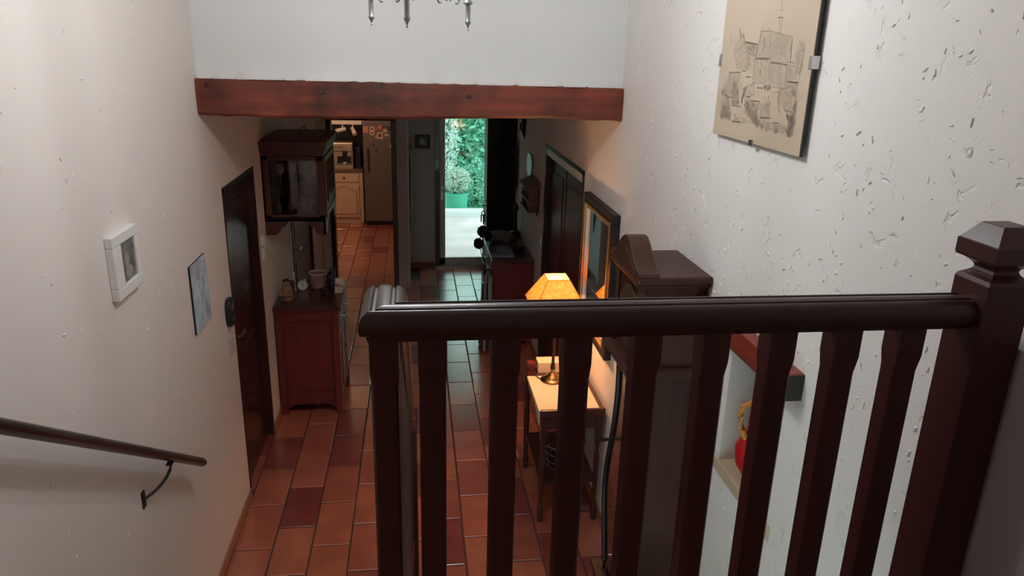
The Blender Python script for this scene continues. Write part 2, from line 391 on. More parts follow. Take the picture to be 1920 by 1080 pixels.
o = ridges(1.2, 3.4, 1.0, 3.4, 170, XL, -1, [(2.6, 3.1, 1.9, 2.2)], 8, .8).build('plaster_ridges', P_L, wl_, smooth=True); o['kind'] = 'stuff'

# ---------------------------------------------------------------- doors (setting)
def handle(mb, y, z, x, s):      # lever on a side-wall door, s = direction into the corridor
    mb.tube([(x, y, z), (x+s*.045, y, z), (x+s*.05, y+.02, z), (x+s*.05, y+.11, z)], .008)
d1 = M().box(-1.165, -1.150, 4.40, 5.19, 0, 2.03).build('door_1', W_DOOR)
struct(d1, 'dark glossy wooden door recessed in the left wall', 'door')
f = M().box(-1.16, XL+.006, 4.365, 4.395, 0, 2.05).box(-1.16, XL+.006, 5.195, 5.225, 0, 2.05).box(-1.16, XL+.006, 4.365, 5.225, 2.02, 2.055)
f.build('door_frame', W_DOOR, d1, bevel=.003)
for a, b_ in ((4.50, 5.09),):
    for z0, z1 in ((.16, .92), (1.12, 1.9)):
        M().box(-1.152, -1.146, a, b_, z0, z1).build('door_panel', W_DOOR, d1, bevel=.003)
hb = M().box(-1.150, -1.144, 4.45, 4.49, .93, 1.17); handle(hb, 4.47, 1.10, -1.148, 1)
hb.build('door_handle', STEEL, d1, smooth=True)
hb = M().lathe([(.012, 0), (.012, .004)], (-1.14, 4.47, .75), 10).box(-1.15, -1.138, 4.463, 4.477, .70, .75); hb.build('door_lock', STEEL, d1)
# right double door
d2 = struct(M().box(XR+.045, XR+.065, 4.92, 6.34, 0, 2.04).build('door_2', W_DOORR), 'wide dark red-brown double door in the right wall', 'door')
M().box(XR-.008, XR+.05, 4.87, 4.92, 0, 2.08).box(XR-.008, XR+.05, 6.34, 6.39, 0, 2.08).box(XR-.008, XR+.05, 4.87, 6.39, 2.055, 2.085).build('door_frame', W_BLACK, d2, bevel=.003)
M().box(XR-.006, XR+.05, 4.92, 6.34, 2.0, 2.055).build('head_reveal', GLOSSW, d2)
for a, b_ in ((4.95, 5.61), (5.65, 6.31)):
    lf = M().box(XR+.035, XR+.046, a, b_, .02, 2.0).build('door_leaf', W_DOORR, d2, bevel=.003)
    for z0, z1 in ((.15, .85), (1.05, 1.88)):
        M().box(XR+.029, XR+.037, a+.11, b_-.11, z0, z1).build('door_panel', W_DOORR, lf, bevel=.004)
M().tube([(XR+.04, 5.58, 1.05), (XR+.0, 5.58, 1.05), (XR-.005, 5.50, 1.05)], .008).build('door_handle', BRASS, d2, smooth=True)
# far left door
d3 = struct(M().box(XL-.03, XL-.012, 6.66, 7.82, 0, 2.02).build('door_3', W_BLACK), 'almost black wooden door beyond the wall cabinet', 'door')
M().box(XL-.03, XL+.008, 6.60, 6.66, 0, 2.07).box(XL-.03, XL+.008, 7.82, 7.88, 0, 2.07).box(XL-.03, XL+.008, 6.60, 7.88, 2.02, 2.075).build('door_frame', W_BLACK, d3, bevel=.003)
M().box(XL-.014, XL-.006, 6.8, 7.68, .15, .9).build('door_panel', W_BLACK, d3, bevel=.003)
M().box(XL-.014, XL-.006, 6.8, 7.68, 1.1, 1.9).build('door_panel', W_BLACK, d3, bevel=.003)
hb = M(); handle(hb, 6.75, 1.05, XL-.012, 1); hb.build('door_handle', STEEL, d3, smooth=True)
# kitchen doorway frame
kf = struct(M().box(-1.01, -.955, 8.775, 8.92, 0, 2.10).box(-.275, -.215, 8.775, 8.92, 0, 2.10).box(-1.01, -.215, 8.775, 8.92, 2.04, 2.10).build('door_4', W_DOOR, bevel=.003), 'dark wooden frame of the open kitchen doorway', 'door')
M().box(-.098, -.074, 8.785, 8.86, .03, 2.45).build('corner_bead', GLOSSW, kf)
# garden door: dark outer frame, white leaf with large pane
gd = struct(M().box(.255, .315, 9.70, 9.80, 0, 2.16).box(1.005, 1.035, 9.70, 9.80, 0, 2.16).box(.255, 1.035, 9.70, 9.80, 2.10, 2.16).build('door_5', W_DOOR, bevel=.003), 'white glazed garden door in a dark frame', 'door')
lf = M().box(.315, .392, 9.72, 9.765, .03, 2.10).box(.972, 1.005, 9.72, 9.765, .03, 2.10).box(.315, 1.005, 9.72, 9.765, .03, .135).box(.315, 1.005, 9.72, 9.765, 2.02, 2.10).build('door_leaf', GLOSSW, gd, bevel=.004)
M().box(.390, .974, 9.738, 9.746, .133, 2.022).build('pane', GLASS, lf)
M().box(.335, .365, 9.712, 9.722, .93, 1.12).tube([(.35, 9.715, 1.06), (.35, 9.67, 1.06), (.36, 9.665, 1.06), (.45, 9.665, 1.06)], .008).build('door_handle', STEEL, lf, smooth=True)
M().box(.255, 1.035, 9.66, 9.72, 0, .03).build('threshold', STEEL, gd)

# ---------------------------------------------------------------- beam over the corridor
bt = M(); random.seed(11)
N = 46; rings = []
for i in range(N+1):
    x = XL+.001+(XR-XL-.002)*i/N; t = i/N
    zt = 2.676-.006*t+random.uniform(-.003, .003); zb = 2.493-.010*math.sin(t*6)-.004*t+random.uniform(-.003, .003); yf = 4.045+.006*math.sin(t*9)+random.uniform(-.002, .002)
    rings.append([(x, 4.089, zb), (x, yf+.012, zb), (x, yf, zb+.014), (x, yf-.002, (zb+zt)/2), (x, yf, zt-.010), (x, yf+.012, zt), (x, 4.089, zt)])
bt.loft(rings)
beam = thing('wooden_beam', ((XL+XR)/2, 4.06, 2.49), 'rough reddish-brown wooden beam spanning the stairwell above the corridor opening', 'beam')
bt.build('timber', W_BEAM, beam, smooth=True)
lt = M(); x = XL+.02
while x < XR-.05:
    l = random.uniform(.05, .25); h = random.uniform(.002, .005)
    lt.box(x, min(x+l, XR-.01), 4.048+random.uniform(0, .01), 4.0895, 2.675-.006*(x+1.1)/2.25, 2.679+h-.006*(x+1.1)/2.25); x += l+random.uniform(.005, .06)
o = lt.build('paint_edge', P_U, beam); o['label'] = 'chipped white paint line along the top edge'
KNOT = mat('knot_brown', (.05, .018, .012), .5)
for kx, kz, kr in ((-.48, 2.62, .012), (-.165, 2.662, .014), (-.16, 2.548, .012), (.29, 2.61, .013), (-1.05, 2.645, .010)):
    kn = M().lathe([(kr, 0), (kr*.9, .0)], (kx, 0, 0), 10)
    k0 = len(kn.v)-20
    for q in range(20):
        X_, Y_, Z_ = kn.v[k0+q]; kn.v[k0+q] = (kx+(X_-kx)*1.35, 4.0465 if q < 10 else 4.037, kz+Y_)
    kn.build('knot', KNOT, beam)

# ---------------------------------------------------------------- staircase and landing
st = thing('staircase', (-.58, 2.2, 0), 'tiled staircase going down from the landing to the corridor', 'staircase')
st['kind'] = 'structure'
M().box(XL, XR, -1.3, 1.17, 1.40, 1.56).build('landing', TERRA, st)
nst = 9; rise = 1.56/nst; go = .255
for i in range(nst-1):
    z = 1.56-rise*(i+1); y0 = 1.17+go*i
    M().box(XL, -.02, y0-.02, y0+go, z-.03, z).build('tread', TERRA, st, bevel=.003)
    M().box(XL, -.02, y0-.012, y0+.002, z, z+rise-.03).build('riser', P_S, st)
M().prism([(1.17, 1.40), (1.17, 1.56), (1.17+go*(nst-1)-.05, .0), (1.17+go*(nst-1)-.35, 0)], 'x', -.10, -.02).build('string_wall', P_S, st)

# ---------------------------------------------------------------- balustrade
bal = thing('stair_balustrade', (.45, 1.12, 1.56), 'dark mahogany balustrade with chamfered balusters in the foreground', 'balustrade')
# handrail section: (u across, z)
half = [(.024, 0), (.027, .010), (.0355, .015), (.0375, .025), (.0365, .036), (.032, .045), (.024, .051), (.020, .0515), (.017, .0475), (.0125, .0475), (.0105, .0515), (.005, .0535)]
sec = half+[(-u, z) for u, z in reversed(half)]
def sweep(path):   # path: (x,y,z, ux,uy) with the across-vector scaled for mitres
    return M().loft([[(x+u*ux, y+u*uy, z+h) for u, h in sec] for x, y, z, ux, uy in path])
RZ = 2.406; RX_ = -.054; RY = 1.118
rr = sweep([(.965, RY, RZ, 0, -1), (.3, RY, RZ, 0, -1), (RX_, RY, RZ, -1, -1)]); rr.build('handrail', W_RAIL, bal, smooth=True)
rr = sweep([(RX_, RY, RZ, -1, -1), (RX_, 1.215, RZ, -1, 0), (RX_, 1.235, RZ-.002, -1, 0), (RX_, 1.26, RZ-.014, -1, 0), (RX_, 3.30, RZ-.014-.677*2.04, -1, 0)])
rr.build('handrail', W_RAILY, bal, smooth=True)
def baluster(x, y, z0, z1, h=.0235, parent=bal):
    c = .0045
    prof = [(h, .0006, z0), (h, .0006, z0+.10), (h-.0015, c, z0+.125), (h-.0015, c, z1-.085), (h, .0006, z1-.055), (h, .0006, z1)]
    return M().octo(prof, (x, y, 0)).build('baluster', W_POST, parent, bevel=0)
for k in range(8): baluster(.12*k+.0235, 1.1235, 1.63, RZ+.002)
baluster(RX_, 1.1235, 1.63, RZ+.002, .0235)
for k in range(1, 19):
    y = 1.1235+.115*k
    if y > 3.2: break
    zt_ = RZ-.012 if y < 1.25 else RZ-.014-.677*(y-1.26)
    baluster(RX_, y, max(zt_-.74, .03), zt_+.012, .0235)
M().box(-.085, .97, 1.095, 1.15, 1.585, 1.635).build('bottom_rail', W_RAIL, bal, bevel=.004)
M().prism([(1.10, 1.60), (1.10, 1.66), (3.25, 1.66-.677*2.15), (3.25, 1.60-.677*2.15)], 'x', -.08, -.028).build('bottom_rail', W_RAILY, bal, bevel=.003)
nx, ny = 1.004, 1.113; h = .0425
nw = M().octo([(h, .001, 1.50), (h, .001, 1.66), (h, .001, 2.488), (h-.003, .001, 2.495)], (nx, ny, 0))
nw.build('newel_post', W_POST, bal, bevel=.002)
cp = []
for a in range(7):
    t = a/6*math.pi; cp.append((h-.004-.015*math.sin(t), 2.495+.030*a/6))
cp += [(h+.003, 2.527), (h+.005, 2.531), (h+.005, 2.556), (h+.003, 2.558), (.026, 2.588), (.024, 2.589)]
M().sqlathe(cp, (nx, ny, 0)).build('newel_cap', W_POST, bal)
M().octo([(h, .001, 0), (h, .001, 1.06), (h+.004, .001, 1.07), (h+.004, .001, 1.10), (.02, .001, 1.12)], (RX_, 3.34, 0)).build('newel_post', W_POST, bal, bevel=.002)

# wall handrail on the left
hr = thing('wall_handrail', (-1.03, 2.3, 1.5), 'dark wooden handrail on black brackets sloping down the left wall', 'handrail')
def rail_z(y): return 1.932-.675*(y-1.77)
ring = []
for y in (.2, 1.5, 3.23):
    ring.append([(-1.03+.025*math.cos(a)*1.0, y, rail_z(y)+.027*math.sin(a)+(.004 if math.sin(a) < -.5 else 0)) for a in [2*math.pi*k/16 for k in range(16)]])
y = 3.238; ring.append([(-1.03+.02*math.cos(a), y, rail_z(y)+.021*math.sin(a)) for a in [2*math.pi*k/16 for k in range(16)]])
M().loft(ring).build('rail', W_RAILY, hr, smooth=True)
for yb in (2.79, 1.2):
    b = M(); zc = rail_z(yb+.06)-.024; pts = []
    for k in range(9):
        t = k/8*math.pi/2; pts.append((XL+.012+(.064)*math.sin(t), yb-.06+.12*math.sin(t), zc-.085*math.cos(t)))
    b.tube([(XL+.004, yb-.075, zc-.085)]+pts+[(pts[-1][0], pts[-1][1], zc+.006)], .0065)
    b.box(XL, XL+.006, yb-.092, yb-.062, zc-.122, zc-.050)
    b.box(-1.042, -1.018, yb+.03, yb+.09, zc-.001, zc+.003)
    b.build('bracket', BLACK, hr, smooth=True)

# ---------------------------------------------------------------- chandelier
ch = thing('chandelier', (CH[0], CH[1], 2.90), 'pewter chandelier with turned drop finials hanging above the stairwell', 'chandelier')
M().tube([(CH[0], CH[1], 3.0), (CH[0], CH[1], ZT)], .006).build('rod', PEWTER, ch)
M().lathe([(.004, 3.04), (.018, 3.06), (.028, 3.10), (.014, 3.14), (.012, 3.3), (.03, 3.34), (.02, 3.38), (.006, 3.42)], (*CH, 0), 16).build('column', PEWTER, ch, smooth=True)
M().lathe([(.055, ZT-.03), (.06, ZT-.001)], (*CH, 0), 20).build('ceiling_rose', PEWTER, ch)
for dx, dy, zb in ((-.140, .110, 2.912), (-.031, -.160, 2.901), (.150, .060, 2.904)):
    x, y = CH[0]+dx, CH[1]+dy
    a = M()
    pts = []
    for k in range(15):
        t = k/14; rr_ = 1-t
        pts.append((CH[0]+dx*(.1+.9*t), CH[1]+dy*(.1+.9*t), 3.045-.06*math.sin(t*math.pi)+.03*t))
    a.tube(pts, .0045)
    for k0, sgn in ((.45, 1), (.75, -1)):      # small scrolls
        sp = []
        for k in range(12):
            q = k/11*1.6*math.pi; rs = .02*(1-k/14)
            sp.append((CH[0]+dx*k0+dx/.17*rs*math.cos(q)*sgn, CH[1]+dy*k0+dy/.17*rs*math.cos(q)*sgn, 2.985+rs*math.sin(q)))
        a.tube(sp, .003, 6)
    a.build('arm', PEWTER, ch, smooth=True)
    d = M().lathe([(.0005, 0), (.0030, .001), (.0034, .004), (.0018, .0065), (.0020, .009), (.0050, .016), (.0078, .020), (.0092, .0235), (.0086, .027), (.0074, .0285),
                   (.0074, .060), (.0074, .074), (.014, .076), (.014, .080), (.009, .086), (.012, .12), (.022, .14), (.03, .145), (.03, .15), (.008, .152)], (x, y, zb), 14)
    d.build('drop_finial', PEWTER, ch, smooth=True)
    M().lathe([(.011, .15), (.011, .30), (.009, .302)], (x, y, zb), 12).build('candle_tube', GLOSSW, ch, smooth=True)
    M().lathe([(.010, .302), (.014, .33), (.016, .36), (.010, .40), (.002, .43)], (x, y, zb), 12).build('bulb', mat('frosted_bulb', (1, .95, .88), .4, emit=(1, .93, .82), est=2), ch, smooth=True)

# ---------------------------------------------------------------- pictures
def pic_side(name, x, y0, y1, z0, z1, s, th, rim, frame_m, pic_m, label, pm=None):
    t = thing(name, (x, (y0+y1)/2, z0), label, 'picture')
    a, b_ = sorted((x, x+s*th))
    f = M()
    if rim:
        f.box(a, b_, y0, y1, z0, z0+rim).box(a, b_, y0, y1, z1-rim, z1).box(a, b_, y0, y0+rim, z0+rim, z1-rim).box(a, b_, y1-rim, y1, z0+rim, z1-rim)
        f.build('frame', frame_m, t, bevel=.002)
    a, b_ = sorted((x, x+s*(th*.5)))
    M().box(a, b_, y0+rim, y1-rim, z0+rim, z1-rim).build('image', pic_m, t)
    return t
t = thing('framed_photograph', (XL, 2.85, 1.93), 'small white framed grey photograph on the left wall above the handrail', 'picture')
y0, y1, z0, z1 = 2.705, 2.955, 1.935, 2.175
f = M().box(XL, XL+.028, y0, y1, z0, z0+.045).box(XL, XL+.028, y0, y1, z1-.040, z1).box(XL, XL+.028, y0, y0+.075, z0+.045, z1-.04).box(XL, XL+.028, y1-.035, y1, z0+.045, z1-.04)
f.build('frame', GLOSSW, t, bevel=.004)
M().box(XL, XL+.020, y0+.075, y1-.035, z0+.045, z1-.04).build('image', PHOTO, t)
PG = mat('photo_grey', (.30, .30, .28), .5)
M().ball((XL+.0195, y0+.135, z0+.125), .026, 10, 6, .05, 1, 1.1).build('pale_head', PG, t)
M().ball((XL+.0195, y0+.145, z0+.078), .040, 10, 6, .04, 1, .6).build('pale_body', PG, t)
t = thing('unframed_watercolour', (XL, 3.74, 1.45), 'blue-white unframed watercolour under glass beside the dark door', 'picture')
y0, y1, z0, z1 = 3.60, 3.875, 1.453, 1.805
M().box(XL, XL+.010, y0, y1, z0, z1).build('backing', BLACKP, t)
M().box(XL+.010, XL+.012, y0+.001, y1-.001, z0, z1).build('image', WATERC, t)
pr = random.Random(2); wm = [mat('wash_blue', (.36, .40, .56), .5), mat('wash_grey', (.42, .46, .50), .5)]
for mi in (0, 1):
    for k in range(7):
        w = M(); cy, cz = y0+.14+pr.uniform(-.07, .07), z0+.16+pr.uniform(-.11, .13); rr_ = pr.uniform(.012, .035)
        pts = [(cy+rr_*math.cos(a)*pr.uniform(.5, 1), cz+rr_*1.4*math.sin(a)*pr.uniform(.5, 1)) for a in [2*math.pi*q/9 for q in range(9)]]
        w.prism(pts, 'x', XL+.012, XL+.0125+.0002*mi+.00004*k); w.build('brush_patch', wm[mi], t)
# large print
PRX = 1.116
t = thing('town_print', (PRX, 2.38, 2.57), 'large clip-framed pencil print of a church tower and houses', 'picture')
py0, py1, pz0, pz1 = 2.045, 2.70, 2.574, 3.47
def skew(y): return .006*(y-2.045)/.65
M().box(PRX+.004, PRX+.012, py0, py1, pz0, pz1).build('backing', BLACKP, t)
M().box(PRX+.001, PRX+.004, py0+.001, py1-.001, pz0+.001, pz1).build('paper', PAPER, t)
M().box(PRX+.012, XR+.003, py0+.1, py1-.1, pz0+.12, pz1-.1).build('hanging_spacer', BLACKP, t)
ST = [(2.398, 2.93, 2.328, 2.932, 0.0034, 2), (2.398, 2.93, 2.365, 2.953, 0.0025, 1), (2.365, 2.953, 2.328, 2.932, 0.0025, 1), (2.39, 2.928, 2.401, 2.885, 0.0017, 1), (2.329, 2.93, 2.18, 2.91, 0.0034, 1), (2.401, 2.885, 2.409, 2.846, 0.0017, 1), (2.414, 2.847, 2.304, 2.849, 0.0042, 3), (2.413, 2.844, 2.303, 2.845, 0.0025, 1), (2.364, 2.912, 2.361, 2.868, 0.0059, 2), (2.316, 2.89, 2.308, 2.85, 0.0017, 1), (2.302, 2.836, 2.189, 2.831, 0.0059, 3), (2.182, 2.839, 2.142, 2.836, 0.0051, 2), (2.278, 3.018, 2.27, 2.988, 0.0042, 2), (2.283, 2.989, 2.258, 2.988, 0.0034, 2), (2.289, 2.968, 2.254, 2.967, 0.0059, 3), (2.28, 2.965, 2.265, 2.932, 0.0034, 2), (2.259, 2.964, 2.257, 2.932, 0.0034, 2), (2.18, 2.91, 2.172, 2.838, 0.0025, 1), (2.1, 2.876, 2.106, 2.782, 0.0017, 1), (2.182, 2.887, 2.175, 2.864, 0.0076, 2), (2.302, 2.87, 2.295, 2.859, 0.0042, 2), (2.271, 2.868, 2.267, 2.859, 0.0034, 2), (2.241, 2.866, 2.237, 2.856, 0.0034, 2), (2.21, 2.864, 2.205, 2.853, 0.0034, 2), (2.315, 2.898, 2.311, 2.89, 0.0051, 2), (2.364, 2.814, 2.363, 2.794, 0.0076, 3), (2.422, 2.843, 2.411, 2.768, 0.0017, 1), (2.311, 2.832, 2.325, 2.772, 0.0017, 1), (2.411, 2.768, 2.423, 2.729, 0.0017, 1), (2.631, 2.923, 2.616, 2.891, 0.0042, 2), (2.562, 2.944, 2.546, 2.91, 0.0076, 3), (2.533, 2.927, 2.516, 2.91, 0.0059, 2), (2.592, 2.92, 2.581, 2.896, 0.0034, 1), (2.507, 2.898, 2.408, 2.89, 0.0068, 1), (2.558, 2.866, 2.506, 2.895, 0.0051, 1), (2.608, 2.796, 2.514, 2.799, 0.0068, 3), (2.608, 2.796, 2.6, 2.768, 0.0059, 2), (2.504, 2.805, 2.474, 2.804, 0.0068, 3), (2.469, 2.786, 2.428, 2.787, 0.0068, 3), (2.561, 2.832, 2.549, 2.812, 0.0034, 2), (2.523, 2.83, 2.517, 2.818, 0.0042, 2), (2.555, 2.767, 2.546, 2.737, 0.0119, 2), (2.521, 2.739, 2.52, 2.724, 0.0068, 3), (2.631, 2.717, 2.564, 2.711, 0.0076, 3), (2.651, 2.716, 2.644, 2.737, 0.0102, 2), (2.459, 2.752, 2.48, 2.701, 0.0102, 3), (2.444, 2.722, 2.415, 2.723, 0.0068, 3), (2.557, 2.687, 2.482, 2.686, 0.0076, 3), (2.549, 2.704, 2.541, 2.697, 0.0051, 2), (2.418, 2.711, 2.345, 2.713, 0.0068, 3), (2.345, 2.713, 2.348, 2.684, 0.0051, 3), (2.438, 2.699, 2.329, 2.636, 0.0187, 2), (2.451, 2.703, 2.368, 2.657, 0.017, 2), (2.649, 2.685, 2.581, 2.679, 0.017, 1), (2.63, 2.665, 2.558, 2.645, 0.0187, 2), (2.644, 2.643, 2.558, 2.645, 0.0119, 2), (2.529, 2.658, 2.478, 2.632, 0.0051, 3), (2.541, 2.631, 2.467, 2.635, 0.0051, 2), (2.511, 2.659, 2.522, 2.633, 0.0042, 2), (2.374, 2.755, 2.331, 2.755, 0.0076, 3), (2.327, 2.759, 2.278, 2.759, 0.0093, 3), (2.313, 2.731, 2.311, 2.722, 0.0051, 3), (2.286, 2.733, 2.282, 2.723, 0.0051, 3), (2.296, 2.691, 2.289, 2.684, 0.0051, 2), (2.362, 2.752, 2.362, 2.733, 0.0017, 1), (2.266, 2.745, 2.217, 2.748, 0.0025, 1), (2.222, 2.75, 2.199, 2.689, 0.0102, 1), (2.325, 2.663, 2.251, 2.667, 0.0068, 3), (2.234, 2.656, 2.19, 2.658, 0.0059, 3), (2.225, 2.776, 2.213, 2.751, 0.0025, 1), (2.115, 2.781, 2.097, 2.629, 0.0025, 1), (2.174, 2.782, 2.106, 2.782, 0.0076, 2), (2.167, 2.772, 2.164, 2.764, 0.0059, 2), (2.141, 2.763, 2.118, 2.747, 0.0119, 2), (2.168, 2.746, 2.166, 2.738, 0.0051, 2), (2.157, 2.723, 2.155, 2.717, 0.0059, 2), (2.169, 2.698, 2.117, 2.696, 0.0068, 2), (2.099, 2.727, 2.119, 2.704, 0.0102, 2), (2.102, 2.706, 2.131, 2.651, 0.0204, 2), (2.103, 2.68, 2.135, 2.633, 0.0221, 3), (2.119, 2.657, 2.115, 2.627, 0.0255, 3), (2.15, 2.685, 2.099, 2.667, 0.0119, 3), (2.276, 2.641, 2.255, 2.639, 0.0221, 1), (2.214, 2.638, 2.194, 2.636, 0.0204, 2), (2.309, 2.643, 2.296, 2.635, 0.0153, 2), (2.459, 2.852, 2.469, 2.809, 0.0221, 1), (2.288, 2.823, 2.284, 2.774, 0.034, 0), (2.239, 2.824, 2.225, 2.776, 0.0255, 0), (2.173, 2.826, 2.169, 2.779, 0.034, 0), (2.634, 2.728, 2.585, 2.694, 0.017, 1), (2.5, 2.75, 2.492, 2.765, 0.0068, 2), (2.572, 2.741, 2.579, 2.72, 0.0085, 1), (2.138, 2.889, 2.101, 2.881, 0.017, 0), (2.141, 2.868, 2.099, 2.815, 0.0255, 0), (2.293, 2.907, 2.208, 2.881, 0.0425, 0)]
ln = [M(), M(), M(), M()]; rnd = random.Random(4)
POLYS = [(0, [(2.401, 2.885), (2.397, 2.929), (2.327, 2.929), (2.308, 2.849), (2.414, 2.847)]), (0, [(2.327, 2.929), (2.18, 2.91), (2.172, 2.838), (2.302, 2.836)]), (0, [(2.413, 2.844), (2.315, 2.845), (2.325, 2.772), (2.411, 2.768)]), (0, [(2.311, 2.832), (2.193, 2.83), (2.182, 2.761), (2.322, 2.763)]), (0, [(2.193, 2.83), (2.128, 2.827), (2.125, 2.755), (2.187, 2.761)]), (0, [(2.532, 2.924), (2.501, 2.897), (2.408, 2.89), (2.411, 2.806), (2.543, 2.812), (2.597, 2.871)]), (2, [(2.507, 2.898), (2.408, 2.89), (2.405, 2.853), (2.485, 2.862)]), (0, [(2.608, 2.796), (2.514, 2.799), (2.508, 2.734), (2.631, 2.717), (2.657, 2.737)]), (0, [(2.487, 2.745), (2.4, 2.769), (2.39, 2.731), (2.444, 2.722)]), (2, [(2.577, 2.756), (2.528, 2.763), (2.496, 2.695), (2.558, 2.691)]), (2, [(2.443, 2.719), (2.36, 2.705), (2.335, 2.659), (2.295, 2.634), (2.364, 2.642), (2.441, 2.67)]), (0, [(2.334, 2.711), (2.266, 2.72), (2.264, 2.67), (2.325, 2.663)]), (0, [(2.219, 2.755), (2.139, 2.772), (2.133, 2.703), (2.169, 2.698)]), (0, [(2.174, 2.782), (2.106, 2.782), (2.098, 2.723), (2.157, 2.723)]), (2, [(2.099, 2.727), (2.1, 2.637), (2.133, 2.627), (2.13, 2.695)]), (2, [(2.657, 2.663), (2.585, 2.694), (2.547, 2.651), (2.641, 2.632)]), (0, [(2.314, 2.661), (2.219, 2.656), (2.213, 2.634), (2.274, 2.632)]), (0, [(2.218, 2.652), (2.151, 2.654), (2.154, 2.631), (2.203, 2.633)]), (0, [(2.141, 2.868), (2.1, 2.876), (2.105, 2.807), (2.134, 2.814)]), (0, [(2.541, 2.631), (2.484, 2.651), (2.364, 2.642), (2.42, 2.637)])]
def inside(p, poly):
    c = False; j = len(poly)-1
    for i in range(len(poly)):
        if (poly[i][1] > p[1]) != (poly[j][1] > p[1]) and p[0] < (poly[j][0]-poly[i][0])*(p[1]-poly[i][1])/(poly[j][1]-poly[i][1])+poly[i][0]: c = not c
        j = i
    return c
for dk, poly in POLYS:      # pencil shading: fields of fine short strokes
    a0, a1 = min(p[0] for p in poly), max(p[0] for p in poly); b0, b1 = min(p[1] for p in poly), max(p[1] for p in poly)
    base_a = rnd.choice([1.5, 1.1, .6])
    for k in range(int((a1-a0)*(b1-b0)/.000020)+10):
        p = (rnd.uniform(a0, a1), rnd.uniform(b0, b1))
        if not inside(p, poly): continue
        a = rnd.gauss(base_a, .25); l = rnd.uniform(.0025, .006); e = rnd.uniform(.0004, .0008); c_, s_ = math.cos(a), math.sin(a); x = PRX+.0008-.0002*rnd.random()
        ln[dk if rnd.random() < .85 else max(dk-1, 0)].add([(x, p[0]+l*c_-e*s_, p[1]+l*s_+e*c_), (x, p[0]+l*c_+e*s_, p[1]+l*s_-e*c_), (x, p[0]-l*c_+e*s_, p[1]-l*s_-e*c_), (x, p[0]-l*c_-e*s_, p[1]-l*s_+e*c_)], [(0, 1, 2, 3)])
    for k in range(len(poly)):
        ya, za = poly[k]; yb, zb = poly[(k+1) % len(poly)]; L_ = math.hypot(yb-ya, zb-za) or 1; px_, pz_ = -(zb-za)/L_*.0009, (yb-ya)/L_*.0009; x = PRX+.0005
        if rnd.random() < .7: ln[1].add([(x, ya+px_, za+pz_), (x, yb+px_, zb+pz_), (x, yb-px_, zb-pz_), (x, ya-px_, za-pz_)], [(0, 1, 2, 3)])
for q, (ya, za, yb, zb, w, dk) in enumerate(ST):
    steps = max(1, int(math.hypot(ya-yb, za-zb)/.012)) if w > .008 else 1
    dx, dz = yb-ya, zb-za; L_ = math.hypot(dx, dz) or 1; px_, pz_ = -dz/L_, dx/L_
    if w > .008:        # hatching: many short strokes
        n = int(L_*w/.000016)+8
        for k in range(min(n, 260)):
            u = rnd.random(); v_ = rnd.uniform(-.5, .5)*w*1.15; cy = ya+dx*u+px_*v_; cz = za+dz*u+pz_*v_
            a = rnd.gauss(1.1, .35); l = rnd.uniform(.003, .009); e = rnd.uniform(.0006, .0013)
            c_, s_ = math.cos(a), math.sin(a)
            x = PRX+.0008-.0002*rnd.random()
            ln[max(dk-(k % 2), 0)].add([(x, cy+l*c_-e*s_, cz+l*s_+e*c_), (x, cy+l*c_+e*s_, cz+l*s_-e*c_), (x, cy-l*c_+e*s_, cz-l*s_-e*c_), (x, cy-l*c_-e*s_, cz-l*s_+e*c_)], [(0, 1, 2, 3)])
    else:
        w = w*.62; dk = max(dk-1, 1); x = PRX+.0005
        ln[dk].add([(x, ya+px_*w/2, za+pz_*w/2), (x, yb+px_*w/2, zb+pz_*w/2), (x, yb-px_*w/2, zb-pz_*w/2), (x, ya-px_*w/2, za-pz_*w/2)], [(0, 1, 2, 3)])
for k in range(4):
    if ln[k].v: ln[k].build('pencil_lines', INK[k], t)['kind'] = 'stuff'
for b in ((py0-.004, py0+.012, 2.822, 2.858), (py1-.012, py1+.004, 2.815, 2.858), (2.35, 2.378, pz0-.006, pz0+.014)):
    M().box(PRX-.004, XR-.004, b[0], b[1], b[2], b[3]).build('clip', STEEL, t, bevel=.001)
M().box(PRX-.002, PRX+.0006, py0, py1, pz0, pz1).build('cover_glass', PICGLASS, t)
# mirror
t = thing('wall_mirror', (XR, 4.4, 1.06), 'tall wall mirror in a dark and gilt frame behind the lit lamp', 'mirror')
y0, y1, z0, z1 = 3.93, 4.68, 1.10, 1.985; X0 = 1.098
def ring4(a, b_, y0, y1, z0, z1, r_): return M().box(a, b_, y0, y1, z0, z0+r_).box(a, b_, y0, y1, z1-r_, z1).box(a, b_, y0, y0+r_, z0+r_, z1-r_).box(a, b_, y1-r_, y1, z0+r_, z1-r_)
ring4(X0, XR, y0, y1, z0, z1, .055).build('frame', W_BLACK, t, bevel=.006)
ring4(X0-.006, XR, y0+.055, y1-.055, z0+.055, z1-.055, .014).build('gilt_slip', GOLD, t, bevel=.003)
ring4(X0+.004, XR, y0+.069, y1-.069, z0+.069, z1-.069, .02).build('silver_slip', SILVER, t, bevel=.003)
M().box(X0+.016, XR, y0+.088, y1-.088, z0+.088, z1-.088).build('glass', MIRROR, t)
